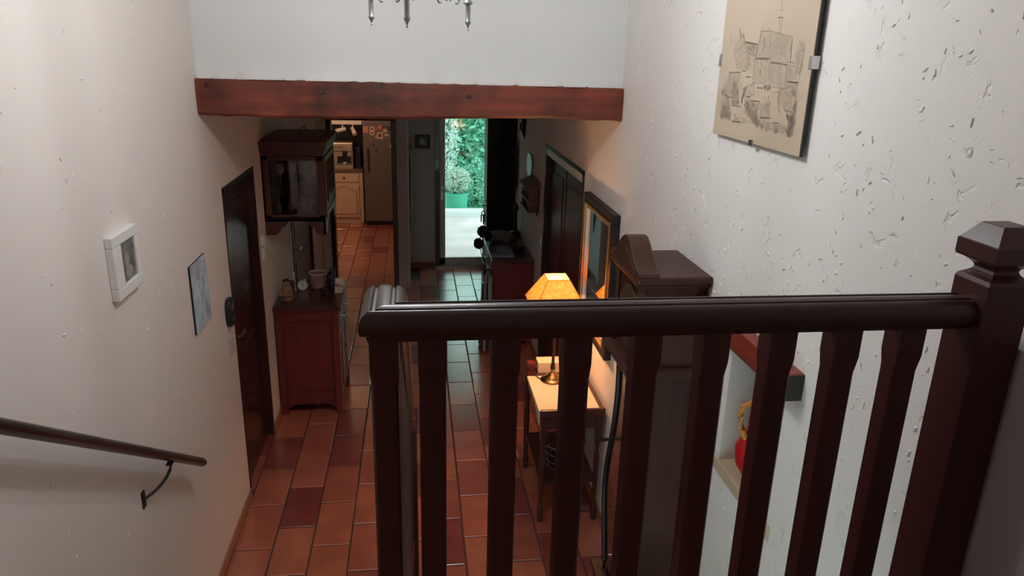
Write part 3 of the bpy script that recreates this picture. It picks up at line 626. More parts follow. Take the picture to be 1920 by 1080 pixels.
# small framed picture on end wall, and small oval plate, mask
t = thing('end_wall_picture', (.10, 9.735, 1.60), 'small black framed picture on the end wall left of the garden door', 'picture')
y = 9.74; f = M().box(.0, .196, y-.02, y, 1.61, 1.64).box(.0, .196, y-.02, y, 1.755, 1.785).box(.0, .03, y-.02, y, 1.64, 1.755).box(.166, .196, y-.02, y, 1.64, 1.755)
f.build('frame', BLACKP, t, bevel=.002); M().box(.03, .166, y-.01, y, 1.64, 1.755).build('mount', mat('grey_mount', (.25, .27, .30), .6), t)
M().box(.065, .13, y-.012, y, 1.665, 1.73).build('image', PHOTO, t)
kr = thing('key_rack', (.1, 9.73, 1.49), 'narrow pale key rack below the small black framed picture', 'rack')
M().box(.03, .19, 9.722, 9.74, 1.50, 1.535).build('board', SPOTW, kr, bevel=.002)
for k in range(3): M().tube([(.055+.045*k, 9.722, 1.515), (.055+.045*k, 9.708, 1.51), (.055+.045*k, 9.706, 1.52)], .002, 6).build('hook', STEEL, kr)
cr = thing('coat_rack', (-.08, 9.3, 1.4), 'dark coat hooks on the partition wall edge beside the end wall', 'rack')
M().box(-.09, -.072, 9.0, 9.55, 1.62, 1.74).build('board', W_DOOR, cr)
for k in range(3): M().tube([(-.072, 9.1+.18*k, 1.68), (-.045, 9.1+.18*k, 1.66), (-.04, 9.1+.18*k, 1.70)], .005, 6).build('hook', BLACK, cr)
one(M().tube([(-.06, 9.06, 1.63), (-.062, 9.08, 1.30), (-.068, 9.12, .80), (-.062, 9.10, .62)], [.008, .012, .014, .005]), 'dark_strap', BLACKP, 'dark strap hanging from the coat hooks on the partition', 'strap')
one(M().prism([(7.25+.17*math.cos(a), 1.775+.115*math.sin(a)*(1 if math.sin(a) > 0 else 1)) for a in [2*math.pi*k/20 for k in range(20)]], 'x', XR-.018, XR), 'oval_plate', CERAM, 'oval blue-white china plate hung on the right wall above the small shelf', 'plate', smooth=False, bevel=.004)
mk = thing('wall_mask', (XR, 7.7, 1.98), 'dark pointed wall mask high on the right wall under the beam', 'mask')
M().loft([[(XR-d_*math.sin(math.pi*k/10), 7.72-w_*math.cos(math.pi*k/10), z_) for k in range(11)] for z_, w_, d_ in ((1.98, .01, .01), (2.03, .06, .04), (2.1, .09, .05), (2.18, .10, .05), (2.25, .07, .03))]).build('face', W_DOOR, mk, smooth=True)
M().box(XR-.06, XR-.03, 7.712, 7.728, 2.06, 2.14).build('nose', W_DOOR, mk)
# hanging leaves by the cupboard
lv = M(); rnd = random.Random(9)
for k in range(26):
    zc = 1.45+.018*k; a = rnd.uniform(-.5, .5)
    yy = 8.14+rnd.uniform(-.04, .04)
    lv.add([(XR-.01-rnd.random()*.03, yy, zc), (XR-.03-rnd.random()*.02, yy+.03, zc-.03), (XR-.015, yy+a*.05, zc-.09), (XR-.006, yy-.03, zc-.035)], [(0, 1, 2, 3)])
lv.tube([(XR-.01, 8.14, 1.42), (XR-.012, 8.14, 1.93)], .004, 6)
one(lv, 'dried_palm', mat('dry_leaf', (.05, .06, .045), .8), 'dried dark leaf spray hanging on the right wall beyond the far sideboard', 'dried plant')

# ---------------------------------------------------------------- switches
def switch(name, x, y, z, s, w, h, m, label):
    t = thing(name, (x, y, z), label, 'switch')
    a, b_ = sorted((x, x+s*.010)); M().box(a, b_, y-w/2, y+w/2, z-h/2, z+h/2).build('plate', m, t, bevel=.002)
    a, b_ = sorted((x+s*.009, x+s*.014)); M().box(a, b_, y-w*.25, y+w*.25, z-h*.28, z+h*.28).build('rocker', m, t, bevel=.001)
switch('light_switch', XL, 4.25, 1.13, 1, .085, .085, mat('plate_beige', (.56, .50, .44), .5), 'beige light switch low on the left wall beside the dark door')
switch('light_switch', XL, 5.36, 1.50, 1, .08, .08, WHITEP, 'upper white switch between the dark door and the wall cabinet')
switch('light_switch', XL, 5.36, 1.40, 1, .08, .08, WHITEP, 'lower white switch between the dark door and the wall cabinet')
switch('light_switch', XL, 6.50, 1.21, 1, .06, .12, WHITEP, 'pale switch on the left wall at the far end of the sideboard')
switch('light_switch', XR, 4.80, 1.45, -1, .08, .08, CREAM, 'cream switch lit by the lamp between mirror and double door')
switch('light_switch', XR, 6.50, 1.19, -1, .08, .08, WHITEP, 'white switch on the right wall beyond the double door')
ic = thing('intercom', (XL, 4.25, 1.28), 'dark rounded intercom unit on the left wall beside the door', 'intercom')
yy = 4.245; M().prism([(yy+.065*math.cos(a)*(abs(math.cos(a))**-.4 if abs(math.cos(a)) > .1 else 1), 1.345+.085*math.sin(a)*(abs(math.sin(a))**-.35 if abs(math.sin(a)) > .1 else 1)) for a in [2*math.pi*(k+.5)/24 for k in range(24)]], 'x', XL, XL+.028).build('housing', BLACKP, ic, bevel=.005)
M().box(XL+.026, XL+.031, yy-.03, yy+.03, 1.36, 1.40).build('display', mat('grey_display', (.14, .11, .10), .3), ic)
M().box(XL+.026, XL+.031, yy+.005, yy+.03, 1.29, 1.31).build('button', STEEL, ic)

# ---------------------------------------------------------------- niche: sill, beam, vase
sl = one(M().box(XR-.010, XR+.25, 1.93, 2.385, 1.33, 1.376), 'niche_sill', STONE, 'tan stone sill of the recess in the right wall', 'sill', bevel=.004)
nb = thing('niche_beam', (1.10, 2.1, 1.905), 'short red-brown wooden beam over the niche in the right wall', 'beam')
M().box(1.091, XR+.20, 1.872, 2.62, 1.868, 1.955).build('timber', W_BEAMY, nb, bevel=.006)
M().box(1.0925, XR+.01, 1.869, 1.874, 1.870, 1.953).build('end_grain', mat('end_grain_dark', (.02, .018, .016), .6), nb)
vz = thing('red_jug', (1.235, 2.2, 1.376), 'red glazed jug with an orange handle standing in the wall niche', 'jug')
M().lathe([(.05, 0), (.065, .01), (.10, .07), (.105, .13), (.08, .19), (.045, .235), (.04, .26)], (1.235, 2.20, 1.376), 24).build('body', REDG, vz, smooth=True)
M().lathe([(.041, .258), (.05, .30), (.055, .315), (.045, .313), (.032, .26)], (1.235, 2.20, 1.376), 24).build('neck', ORANGE, vz, smooth=True)
M().tube([(1.195, 2.20, 1.67), (1.165, 2.21, 1.69), (1.135, 2.21, 1.675), (1.128, 2.21, 1.64), (1.14, 2.205, 1.59), (1.155, 2.20, 1.555)], .011, 8).build('handle', ORANGE, vz, smooth=True)

# ---------------------------------------------------------------- left sideboard
sb = thing('sideboard', (-.85, 5.86, 0), 'cherry-red wooden sideboard against the left wall under the wall cabinet', 'sideboard')
X0, X1, Y0, Y1, H_ = XL+.012, -.612, 5.515, 6.20, .925
s = M()
for x in (X0, X1-.05):
    for y in (Y0, Y1-.05): s = M().box(x, x+.05, y, y+.05, 0, .89); s.build('leg', W_CAB, sb, bevel=.003)
M().box(X0+.05, X1-.05, Y0+.008, Y0+.03, .80, .89).build('side_rail', W_CAB, sb, bevel=.003)
M().box(X0+.05, X1-.05, Y0+.008, Y0+.03, .11, .19).build('side_rail', W_CAB, sb, bevel=.003)
M().box(X0+.05, X1-.05, Y0+.022, Y0+.032, .19, .80).build('side_panel', W_CAB, sb, bevel=.002)
M().box(X0, X1-.03, Y1-.03, Y1-.01, .1, .89).box(X0, X0+.015, Y0+.05, Y1-.05, .1, .89).box(X0+.02, X1-.02, Y0+.03, Y1-.03, .11, .13).build('carcass', W_CAB, sb)
ap = [(X0+.05, .115), (X1-.05, .115), (X1-.05, .05), (X1-.07, .062), (X1-.10, .085), (X0+.10, .085), (X0+.07, .062), (X0+.05, .05)]
M().prism(ap, 'y', Y0+.01, Y0+.03).build('side_apron', W_CAB, sb)
ap = [(Y0+.05, .12), (Y1-.05, .12), (Y1-.05, .05), (Y1-.09, .085), (Y0+.09, .085), (Y0+.05, .05)]
M().prism(ap, 'x', X1-.03, X1-.01).build('front_apron', W_CAB, sb)
for k in range(2):
    a = Y0+.055+k*.29; b_ = a+.28
    d = M().box(X1-.022, X1+.004, a, b_, .72, .88).build('drawer', W_CAB, sb, bevel=.004)
    M().tube([(X1+.004, a+.09, .80), (X1+.03, a+.09, .79), (X1+.033, a+.14, .775), (X1+.03, a+.19, .79), (X1+.004, a+.19, .80)], .005, 6).build('handle', STEEL, d, smooth=True)
    d = M().box(X1-.022, X1+.002, a, b_, .14, .705).build('door', W_CAB, sb, bevel=.003)
    M().box(X1, X1+.009, a+.05, b_-.05, .20, .64).build('raised_panel', W_CAB, d, bevel=.006)
    M().lathe([(.012, 0), (.012, .05)], (X1+.01, b_-.03 if k == 0 else a+.03, .42), 10).build('escutcheon', STEEL, d)
M().box(X0-.008, X1+.022, Y0-.02, Y1+.02, .89, H_).build('top', W_TOP, sb, bevel=.007)
# things on the sideboard
t = thing('clay_figurine', (-1.02, 5.66, H_), 'small brown clay figurine on the near wall corner of the sideboard', 'figurine')
M().lathe([(.035, 0), (.045, .02), (.042, .06), (.034, .10), (.026, .125), (.010, .13)], (-1.02, 5.68, H_), 14, 1.1, .9).build('body', CLAY, t, smooth=True)
M().ball((-1.018, 5.672, H_+.145), .028, 12, 8).build('head', CLAY, t, smooth=True)
M().ball((-1.018, 5.676, H_+.160), .029, 12, 6, 1, 1, .7).build('hair', W_DOOR, t, smooth=True)
M().tube([(-1.055, 5.66, H_+.10), (-1.06, 5.63, H_+.06), (-1.02, 5.62, H_+.055)], .010).build('arm', CLAY, t, smooth=True)
M().tube([(-.985, 5.66, H_+.10), (-.975, 5.63, H_+.06), (-1.01, 5.62, H_+.055)], .010).build('arm', CLAY, t, smooth=True)
t = thing('table_clock', (-.93, 5.93, H_), 'small round white table clock standing on the sideboard', 'clock')
cx, cy, cz = -.93, 5.92, H_+.048
M().tube([(cx, cy-.012, cz), (cx, cy+.018, cz)], [.046, .046], 24).build('case', CHROME, t, smooth=True)
M().tube([(cx, cy-.0125, cz), (cx, cy-.0155, cz)], [.040, .040], 24).build('dial', WHITEP, t)
M().box(cx-.0015, cx+.0015, cy-.018, cy-.0156, cz, cz+.026).box(cx, cx+.018, cy-.018, cy-.0156, cz-.0015, cz+.0015).build('hands', BLACKP, t)
t = thing('magnifying_glass', (-.99, 5.95, H_), 'thin glass rod leaning behind the round table clock', 'stick')
bpy.data.objects.remove(t)
one(M().tube([(-.985, 5.90, H_+.004), (-.995, 5.93, H_+.10), (-1.0, 5.94, H_+.155)], [.004, .004, .007]), 'slim_candle', GLOSSW, 'slim white candle stick left of the round table clock', 'candle')
t = thing('planter_bowl', (-.79, 5.97, H_), 'pinkish china pot with a pale rim on the sideboard', 'pot')
POTP = mat('pot_pinkish', (.26, .15, .13), .5, var=((.36, .24, .21), 12, (1, 1, 1)))
M().lathe([(.045, 0), (.055, .01), (.062, .07), (.070, .125)], (-.815, 5.99, H_), 24).build('body', POTP, t, smooth=True)
M().lathe([(.070, .122), (.077, .125), (.077, .137), (.070, .138), (.064, .12), (.06, .06), (.01, .055)], (-.815, 5.99, H_), 24).build('rim', mat('rim_pale', (.42, .36, .33), .4), t, smooth=True)
t = thing('table_telephone', (-.70, 5.97, H_), 'black cordless telephone standing in its cradle on the sideboard', 'telephone')
M().box(-.728, -.655, 5.92, 6.01, H_, H_+.028).build('cradle', BLACKP, t, bevel=.006)
M().prism([(5.935, H_+.02), (5.97, H_+.02), (6.0, H_+.17), (5.968, H_+.175)], 'x', -.715, -.668).build('handset', BLACKP, t, bevel=.008)
M().tube([(-.722, 5.93, H_+.028), (-.728, 5.925, H_+.12), (-.715, 5.925, H_+.155), (-.69, 5.93, H_+.15)], [.012, .012, .013, .008]).build('stand_arch', BLACKP, t, smooth=True)
t = thing('card_box', (-.635, 5.86, H_), 'small open white card box on the front edge of the sideboard', 'box')
a, b_, c, d_ = -.668, -.600, 5.83, 5.90
M().box(a, b_, c, c+.003, H_, H_+.055).box(a, b_, d_-.003, d_, H_, H_+.055).box(a, a+.003, c, d_, H_, H_+.055).box(b_-.003, b_, c, d_, H_, H_+.055).box(a, b_, c, d_, H_, H_+.003).build('tray', CARD, t)
M().add([(a, d_, H_+.055), (b_, d_, H_+.055), (b_, d_+.03, H_+.10), (a, d_+.03, H_+.10), (a, d_-.003, H_+.055), (b_, d_-.003, H_+.055), (b_, d_+.027, H_+.102), (a, d_+.027, H_+.102)], [(0, 1, 2, 3), (4, 7, 6, 5), (0, 4, 5, 1), (3, 2, 6, 7), (0, 3, 7, 4), (1, 5, 6, 2)]).build('lid', CARD, t)
M().lathe([(.008, 0), (.008, .0015)], (-.634, c-.0005, H_+.03), 8).build('seal', BLACKP, t)
lt_ = M()
for k in range(5): lt_.box(-.655+.009*k, -.653+.009*k, 5.84, 5.89, H_+.003, H_+.075-.005*k)
one(lt_, 'papers', CARD, 'folded papers standing in the white card box', 'paper')
t = thing('small_black_toy', (-.755, 5.80, H_), 'little dark bird ornament in front of the pot', 'ornament')
M().lathe([(.02, 0), (.024, .004), (.006, .01), (.006, .03)], (-.755, 5.80, H_), 12).build('base', BLACKP, t)
M().ball((-.755, 5.80, H_+.045), .02, 12, 8, 1.5, .8, .9).build('body', BLACKP, t, smooth=True)
M().ball((-.728, 5.80, H_+.065), .010, 10, 6).build('head', BLACKP, t, smooth=True)

# ---------------------------------------------------------------- wall cabinet
wc = thing('wall_cabinet', (-.88, 5.85, 1.50), 'dark glazed wooden wall cabinet with carved apron above the sideboard', 'cabinet')
X0, X1, Y0, Y1 = XL, -.668, 5.50, 6.20; zb, zt = 1.62, 2.10
M().box(X0, X1, Y1-.02, Y1, zb, zt).box(X0, X0+.015, Y0, Y1, zb, zt).box(X0, X1, Y0, Y1, zb-.02, zb).box(X0, X1, Y0, Y1, zt-.02, zt).build('carcass', W_WC, wc)
M().box(X0+.015, X1, Y0+.07, Y1-.02, 1.845, 1.857).build('shelf', W_WC, wc)
M().box(X0, X0+.05, Y0, Y0+.03, zb, zt).box(X1-.045, X1, Y0, Y0+.03, zb, zt).box(X0, X1, Y0, Y0+.03, 2.05, zt).box(X0, X1, Y0, Y0+.03, zb, zb+.03).build('side_frame', W_WC, wc, bevel=.003)
M().box(X0+.05, X1-.045, Y0+.013, Y0+.017, zb+.03, 2.05).build('side_glass', CABGLASS, wc)
pts = [(X0, 1.635), (X1, 1.635), (X1, 1.495), (X1-.055, 1.498), (X1-.075, 1.515), (X1-.085, 1.545), (X1-.115, 1.562), (X1-.14, 1.60), (X1-.22, 1.605), (X0+.17, 1.60), (X0+.145, 1.565), (X0+.115, 1.55), (X0+.10, 1.52), (X0+.075, 1.50), (X0, 1.495)]
M().prism(pts, 'y', Y0, Y0+.025).build('side_apron', W_WC, wc, bevel=.002)
pts = [(Y0, 1.635), (Y1, 1.635), (Y1, 1.50), (Y1-.08, 1.51), (Y1-.12, 1.57), (Y1-.2, 1.605), (Y0+.2, 1.605), (Y0+.12, 1.57), (Y0+.08, 1.51), (Y0, 1.50)]
M().prism(pts, 'x', X1-.02, X1+.002).build('front_apron', W_WC, wc, bevel=.002)
cn = M()
for a, z0, z1 in ((.008, 2.085, 2.11), (.018, 2.11, 2.13), (.028, 2.13, 2.165), (.038, 2.165, 2.19)):
    cn.box(X0, X1+a, Y0-a, Y1+a, z0, z1)
cn.build('cornice', W_WC, wc, bevel=.004)
M().box(X0+.02, X1-.03, Y0+.05, Y1-.03, 2.19, 2.205).build('top_board', W_WC, wc)
dr = M().box(X1-.015, X1+.012, Y0+.03, Y0+.08, zb, 2.075).box(X1-.015, X1+.012, Y1-.06, Y1-.01, zb, 2.075).box(X1-.015, X1+.012, Y0+.08, Y1-.06, 2.03, 2.075).box(X1-.015, X1+.012, Y0+.08, Y1-.06, zb, zb+.05).build('door', W_WC, wc, bevel=.003)
M().box(X1-.003, X1+.001, Y0+.08, Y1-.06, zb+.05, 2.03).build('pane', CABGLASS, dr)
for k in range(1, 4):
    M().box(X1-.006, X1+.008, Y0+.08+k*.14-.006, Y0+.08+k*.14+.006, zb+.05, 2.03).build('glazing_bar', W_WC, dr)
pts = [(Y0+.08, zb+.05), (Y0+.08, zb+.14), (Y0+.2, zb+.09), (Y0+.34, zb+.17), (Y0+.48, zb+.09), (Y1-.06, zb+.14), (Y1-.06, zb+.05)]
M().prism(pts, 'x', X1-.006, X1+.006).build('carved_rail', W_WC, dr)
# gallery of small spindles and arch behind the side glass
g = M()
for k in range(4): 
    xg = X0+.10+k*.075
    M().lathe([(.010, 0), (.014, .01), (.008, .02), (.017, .05), (.019, .085), (.009, .12), (.007, .16), (.012, .18)], (xg, Y0+.05, zb), 10).build('spindle', W_WC, wc, smooth=True)
arch = [(X0+.06, zb+.18), (X0+.06, zb+.21), (X0+.12, zb+.20), (X0+.19, zb+.235), (X0+.27, zb+.235), (X0+.34, zb+.20), (X0+.39, zb+.21), (X0+.39, zb+.18)]
M().prism(arch, 'y', Y0+.04, Y0+.06).build('spindle_rail', W_WC, wc)
gl0 = thing('goblet', (-1.0, 5.66, 1.857), 'stemmed glass at the wall end of the front row on the cabinet shelf', 'glass', 'glasses on the upper shelf of the wall cabinet')
GLS = mat('goblet_glass', (.55, .55, .56), .15, coat=.5)
M().lathe([(.028, 0), (.005, .006), (.004, .06), (.022, .075), (.032, .10), (.030, .15), (.028, .15), (.029, .10), (.004, .08)], (-1.0, 5.66, 1.857), 14).build('bowl', GLS, gl0, smooth=True)
for k, (x, y) in enumerate(((-.92, 5.66), (-.84, 5.66), (-.76, 5.66), (-.96, 5.80), (-.80, 5.80), (-.74, 5.92), (-.90, 5.95))):
    c = copy_tree(gl0); c.location = (x, y, 1.857); c['label'] = 'stemmed glass on the cabinet shelf, ' + ('second in the front row', 'third in the front row', 'right end of the front row', 'left of the middle row', 'right of the middle row', 'rear right by the glazed door', 'alone at the rear centre')[k]
t = thing('soup_tureen', (-.85, 5.80, 1.62), 'dim pale lidded dish on the bottom shelf of the wall cabinet', 'dish')
M().lathe([(.04, 0), (.06, .02), (.085, .06), (.08, .09)], (-.85, 5.82, 1.62), 18).build('bowl', CERAM, t, smooth=True)
M().lathe([(.082, .09), (.06, .12), (.015, .135), (.015, .15), (.004, .155)], (-.85, 5.82, 1.62), 18).build('lid', CERAM, t, smooth=True)

# ---------------------------------------------------------------- side table with lamp
tb = thing('side_table', (.9, 4.25, 0), 'small dark wooden side table with turned legs against the right wall', 'table')
TX0, TX1, TY0, TY1, TZ = .725, 1.125, 3.905, 4.60, .785
M().box(TX0, TX1, TY0, TY1, TZ-.022, TZ).build('tabletop', W_TOP, tb, bevel=.005)
M().box(TX0+.0, TX1, TY0-.012, TY0+.012, TZ-.03, TZ+.018).build('near_lip', W_TOP, tb, bevel=.008)
M().box(TX0+.02, TX1-.02, TY0+.025, TY0+.04, TZ-.13, TZ-.022).box(TX0+.02, TX0+.035, TY0+.03, TY1-.03, TZ-.13, TZ-.022).box(TX0+.02, TX1-.02, TY1-.04, TY1-.025, TZ-.13, TZ-.022).build('apron', W_TOP, tb)
dr = M().box(TX0+.05, TX1-.05, TY0+.012, TY0+.028, TZ-.12, TZ-.035).build('drawer', W_TOP, tb, bevel=.003)
M().tube([(.87, TY0+.012, TZ-.075), (.875, TY0-.012, TZ-.08), (.925, TY0-.016, TZ-.084), (.975, TY0-.012, TZ-.08), (.98, TY0+.012, TZ-.075)], .004, 6).build('handle', BRASS, dr, smooth=True)
for x in (TX0+.028, TX1-.028):
    for y in (TY0+.03, TY1-.03):
        M().sqlathe([(.019, TZ-.20), (.019, TZ-.022)], (x, y, 0)).lathe([(.010, 0), (.018, .015), (.012, .04), (.020, .06), (.021, .09), (.013, .11), (.017, .3), (.019, .45), (.012, .52), (.020, .55), (.019, TZ-.20)], (x, y, 0), 12).build('leg', W_TOP, tb, smooth=True)
M().box(TX0+.02, TX1-.02, TY0+.03, TY1-.03, .27, .285).build('lower_shelf', W_TOP, tb, bevel=.004)
cl = M()
nx_, ny_ = 3, 10; rings = []
cloth = [(TX0-.006, TZ-.05), (TX0-.006, TZ+.001), (TX0-.003, TZ+.004), (TX1-.03, TZ+.004), (TX1-.03, TZ+.0005), (TX0-.002, TZ+.0005), (TX0-.002, TZ-.05)]
for y, dr_ in ((TY0+.016, -.085), (TY0+.12, -.035), (4.2, -.010), (4.42, -.008)):
    rings.append([(x, y, z+(dr_+.045 if z < TZ-.04 else 0)) for x, z in cloth])
cl.loft(rings)
one(cl, 'table_runner', CREAM, 'cream cloth runner on the side table hanging over its left edge', 'cloth')
t = thing('tissue_box', (.90, 4.53, TZ), 'cream tissue box at the far end of the side table', 'box')
M().box(.80, 1.0, 4.47, 4.575, TZ, TZ+.075).build('carton', CREAM, t, bevel=.003)
M().box(.86, .94, 4.50, 4.545, TZ+.075, TZ+.077).build('slot', SPOTW, t)
one(M().box(.735, .79, 4.50, 4.56, TZ, TZ+.06), 'wooden_block', W_CAB, 'small reddish wooden box left of the tissue box', 'box', bevel=.004)
lp = thing('table_lamp', (.877, 4.36, TZ), 'lit brass table lamp with a square orange parchment shade', 'lamp')
LX, LY = .877, 4.35; LZ = TZ+.004
M().lathe([(.075, 0), (.078, .008), (.070, .016), (.058, .020), (.052, .030), (.040, .036), (.030, .046), (.016, .056), (.014, .075), (.018, .085)], (LX, LY, LZ), 28).build('base', BRASS, lp, smooth=True)
M().lathe([(.012, .08), (.016, .10), (.010, .13), (.009, .34), (.013, .38), (.009, .40), (.008, .52)], (LX, LY, LZ), 14).build('stem', W_CLK, lp, smooth=True)
M().ball((LX, LY, 1.40), .030, 14, 10, 1, 1, 1.3).build('bulb', CLEARB, lp, smooth=True)
sh = M(); A = .069; B = .172; t0, t1 = 1.502, 1.325; g = .0015
def sq(h, z): return [(LX-h, LY-h*1.05, z), (LX+h, LY-h*1.05, z), (LX+h, LY+h*1.05, z), (LX-h, LY+h*1.05, z)]
sh.loft([sq(A, t0), sq(B, t1), sq(B-g, t1), sq(A-g, t0)], cap=False); 
k = len(sh.v)-16; sh.f += [(k+12+i, k+12+(i+1) % 4, k+(i+1) % 4, k+i) for i in range(4)]
sh.build('lamp_shade', SHADE, lp)
ed = M()
for i in range(4):
    a = sq(A, t0)[i]; b_ = sq(B, t1)[i]; a2 = sq(A, t0)[(i+1) % 4]; b2 = sq(B, t1)[(i+1) % 4]
    ed.tube([a, b_], .0022, 6).tube([a, a2], .0022, 6).tube([b_, b2], .0022, 6)
ed.build('shade_trim', mat('shade_trim', (.35, .16, .06), .7), lp)
M().tube([(LX-.06, LY, LZ+.006), (.79, 4.38, TZ+.008), (.755, 4.45, TZ+.02), (.74, 4.47, TZ+.045), (.715, 4.46, TZ-.02), (.712, 4.45, TZ-.3), (.74, 4.55, .02), (1.0, 4.62, .015)], .003, 6).build('cable', BLACKP, lp, smooth=True)
# basket under the table
bk = thing('wire_basket', (.93, 4.15, .285), 'grey wire basket on the lower shelf of the side table', 'basket')
BG = mat('basket_grey', (.22, .22, .22), .4, .3)
for z, rr_ in ((.29, .115), (.34, .125), (.40, .135), (.46, .145)):
    M().tube([(.93+rr_*math.cos(a), 4.17+rr_*1.2*math.sin(a), z) for a in [2*math.pi*k/24 for k in range(25)]], .005 if z > .45 else .003, 6).build('hoop', BG, bk, smooth=True)
for k in range(12):
    a = 2*math.pi*k/12; M().tube([(.93+.115*math.cos(a), 4.17+.138*math.sin(a), .288), (.93+.145*math.cos(a), 4.17+.174*math.sin(a), .46)], .0025, 6).build('wire', BG, bk)
one(M().ball((.93, 4.17, .345), .08, 14, 8, 1, 1.2, .7), 'dark_cloth_bundle', BLACKP, 'dark cloth bundle inside the wire basket', 'cloth', smooth=True)

# ---------------------------------------------------------------- longcase clock
ck = thing('longcase_clock', (1.0, 2.8, 0), 'dark wooden longcase clock with arched hood behind the balusters', 'clock')
CX, CY0, CY1 = .86, 2.62, 2.98
M().box(CX+.02, XR-.004, CY0+.01, CY1-.01, 1.64, 1.985).build('hood', W_CLK, ck, bevel=.003)
hc = M().box(CX-.012, XR-.003, CY0-.012, CY1+.012, 1.985, 2.005).box(CX-.024, XR-.002, CY0-.028, CY1+.028, 2.005, 2.036)
hc.build('hood_cornice', W_CLK, ck, bevel=.010)
arc = [(CY0-.028, 2.034), (CY0-.022, 2.050)]
for k in range(15):
    t = k/14; y = CY0+.005+(CY1-CY0-.01)*t; arc.append((y, 2.045+.105*math.sin(math.pi*t)**1.5+.006))
arc += [(CY1+.022, 2.050), (CY1+.028, 2.034)]
M().prism(arc, 'x', CX-.02, CX+.065).build('pediment', W_CLK, ck, bevel=.004)
M().prism([(CY0+.02+(CY1-CY0-.04)*k/14, 2.038+.075*math.sin(math.pi*k/14)) for k in range(15)], 'x', CX-.026, CX-.018).build('pediment_moulding', W_CLK, ck, bevel=.002)
for y in (CY0+.006, CY1-.006): M().lathe([(.014, 1.64), (.016, 1.66), (.011, 1.68), (.011, 1.94), (.016, 1.96), (.014, 1.985)], (CX+.012, y, 0), 12).build('hood_column', W_CLK, ck, smooth=True)
dl = M().tube([(CX+.022, 2.80, 1.81), (CX+.012, 2.80, 1.81)], [.13, .13], 32).build('dial', mat('dim_dial', (.10, .07, .05), .3, .4), ck)
M().tube([(CX+.016, 2.80+.135*math.cos(a), 1.81+.135*math.sin(a)) for a in [2*math.pi*k/32 for k in range(33)]], .007, 6).build('bezel', BRASS, ck, smooth=True)
M().box(CX+.008, CX+.011, 2.797, 2.803, 1.81, 1.90).box(CX+.008, CX+.011, 2.80, 2.86, 1.807, 1.813).build('hand', BLACKP, ck)
M().box(CX-.03, XR-.002, CY0-.02, CY1+.02, 1.605, 1.64).box(CX-.015, XR-.003, CY0-.005, CY1+.005, 1.585, 1.605).build('hood_base_moulding', W_CLK, ck, bevel=.006)
def swell(z):      # half width of the violin-shaped waist
    t = (z-.42)/(1.585-.42); return .118+.105*math.exp(-((t-.38)/.26)**2)+.02*max(0, t-.85)/.15
zs = [.42+i*(1.585-.42)/20 for i in range(21)]
poly = [(2.80-swell(z), z) for z in zs]+[(2.80+swell(z), z) for z in reversed(zs)]
M().prism(poly, 'x', CX+.045, XR-.004).build('waist', W_CLK, ck, bevel=.003)
ring_o = [(2.80-swell(z)-.006, z) for z in zs]+[(2.80+swell(z)+.006, z) for z in reversed(zs)]
edge = M(); pts3 = [(CX+.035, p[0], p[1]) for p in ring_o]
edge.tube(pts3+[pts3[0]], .013, 8); edge.build('door_moulding', W_BLACK, ck, smooth=True)
ins = [(2.80-(swell(z)-.022), z) for z in zs[1:-1]]+[(2.80+(swell(z)-.022), z) for z in reversed(zs[1:-1])]
M().prism(ins, 'x', CX+.038, CX+.046).build('door_panel', mat('polished_door', (.075, .018, .014), .08, coat=.6), ck)
M().tube([(CX+.03, 2.985, 1.12), (CX-.01, 2.985, 1.12)], [.006, .011], 10).build('door_knob', BLACK, ck, smooth=True)
M().box(CX+.0, XR-.002, 2.585, 3.015, 0, .40).box(CX-.015, XR-.002, 2.57, 3.03, .0, .09).box(CX-.012, XR-.002, 2.575, 3.025, .395, .425).build('plinth', W_CLK, ck, bevel=.006)

# ---------------------------------------------------------------- right sideboard
rs = thing('far_sideboard', (.93, 7.4, 0), 'dark red sideboard by the right wall below the small shelf', 'sideboard')
X0, X1, Y0, Y1 = .745, XR-.002, 6.81, 8.02
M().box(X0, X1, Y0, Y1, .07, .885).build('carcass', W_CAB, rs, bevel=.004)
M().box(X0+.05, X1-.05, Y0-.006, Y0+.001, .16, .82).build('side_panel', W_CAB, rs, bevel=.004)
M().box(X0-.022, X1, Y0-.022, Y1+.02, .885, .912).build('top', W_TOP, rs, bevel=.006)
for x in (X0+.01, X1-.06):
    for y in (Y0+.01, Y1-.06): M().box(x, x+.05, y, y+.05, 0, .07).build('foot', W_CAB, rs)
for k in range(3):
    a = Y0+.03+k*.39
    d = M().box(X0-.012, X0+.002, a, a+.37, .70, .86).build('drawer', W_CAB, rs, bevel=.004)
    M().tube([(X0-.012, a+.14, .79), (X0-.035, a+.14, .78), (X0-.035, a+.23, .78), (X0-.012, a+.23, .79)], .005, 6).build('handle', STEEL, d, smooth=True)
    d = M().box(X0-.010, X0+.002, a, a+.37, .10, .68).build('door', W_CAB, rs, bevel=.004)
    M().box(X0-.018, X0-.009, a+.05, a+.32, .16, .62).build('raised_panel', W_CAB, d, bevel=.005)
Z = .912
one(M().box(.73, .96, 6.93, 7.23, Z, Z+.012), 'blue_grey_folder', BOOKB, 'blue-grey folder lying lowest on the near end of the far sideboard', 'folder', bevel=.001)
bkk = M().add([(.735, 7.0, Z+.013), (.93, 6.97, Z+.013), (.95, 7.26, Z+.013), (.755, 7.29, Z+.013), (.735, 7.0, Z+.03), (.93, 6.97, Z+.03), (.95, 7.26, Z+.03), (.755, 7.29, Z+.03)], [(0, 3, 2, 1), (4, 5, 6, 7), (0, 1, 5, 4), (1, 2, 6, 5), (2, 3, 7, 6), (3, 0, 4, 7)])
one(bkk, 'stacked_magazine', BOOKD, 'dark magazine stacked on the blue-grey folder', 'magazine')
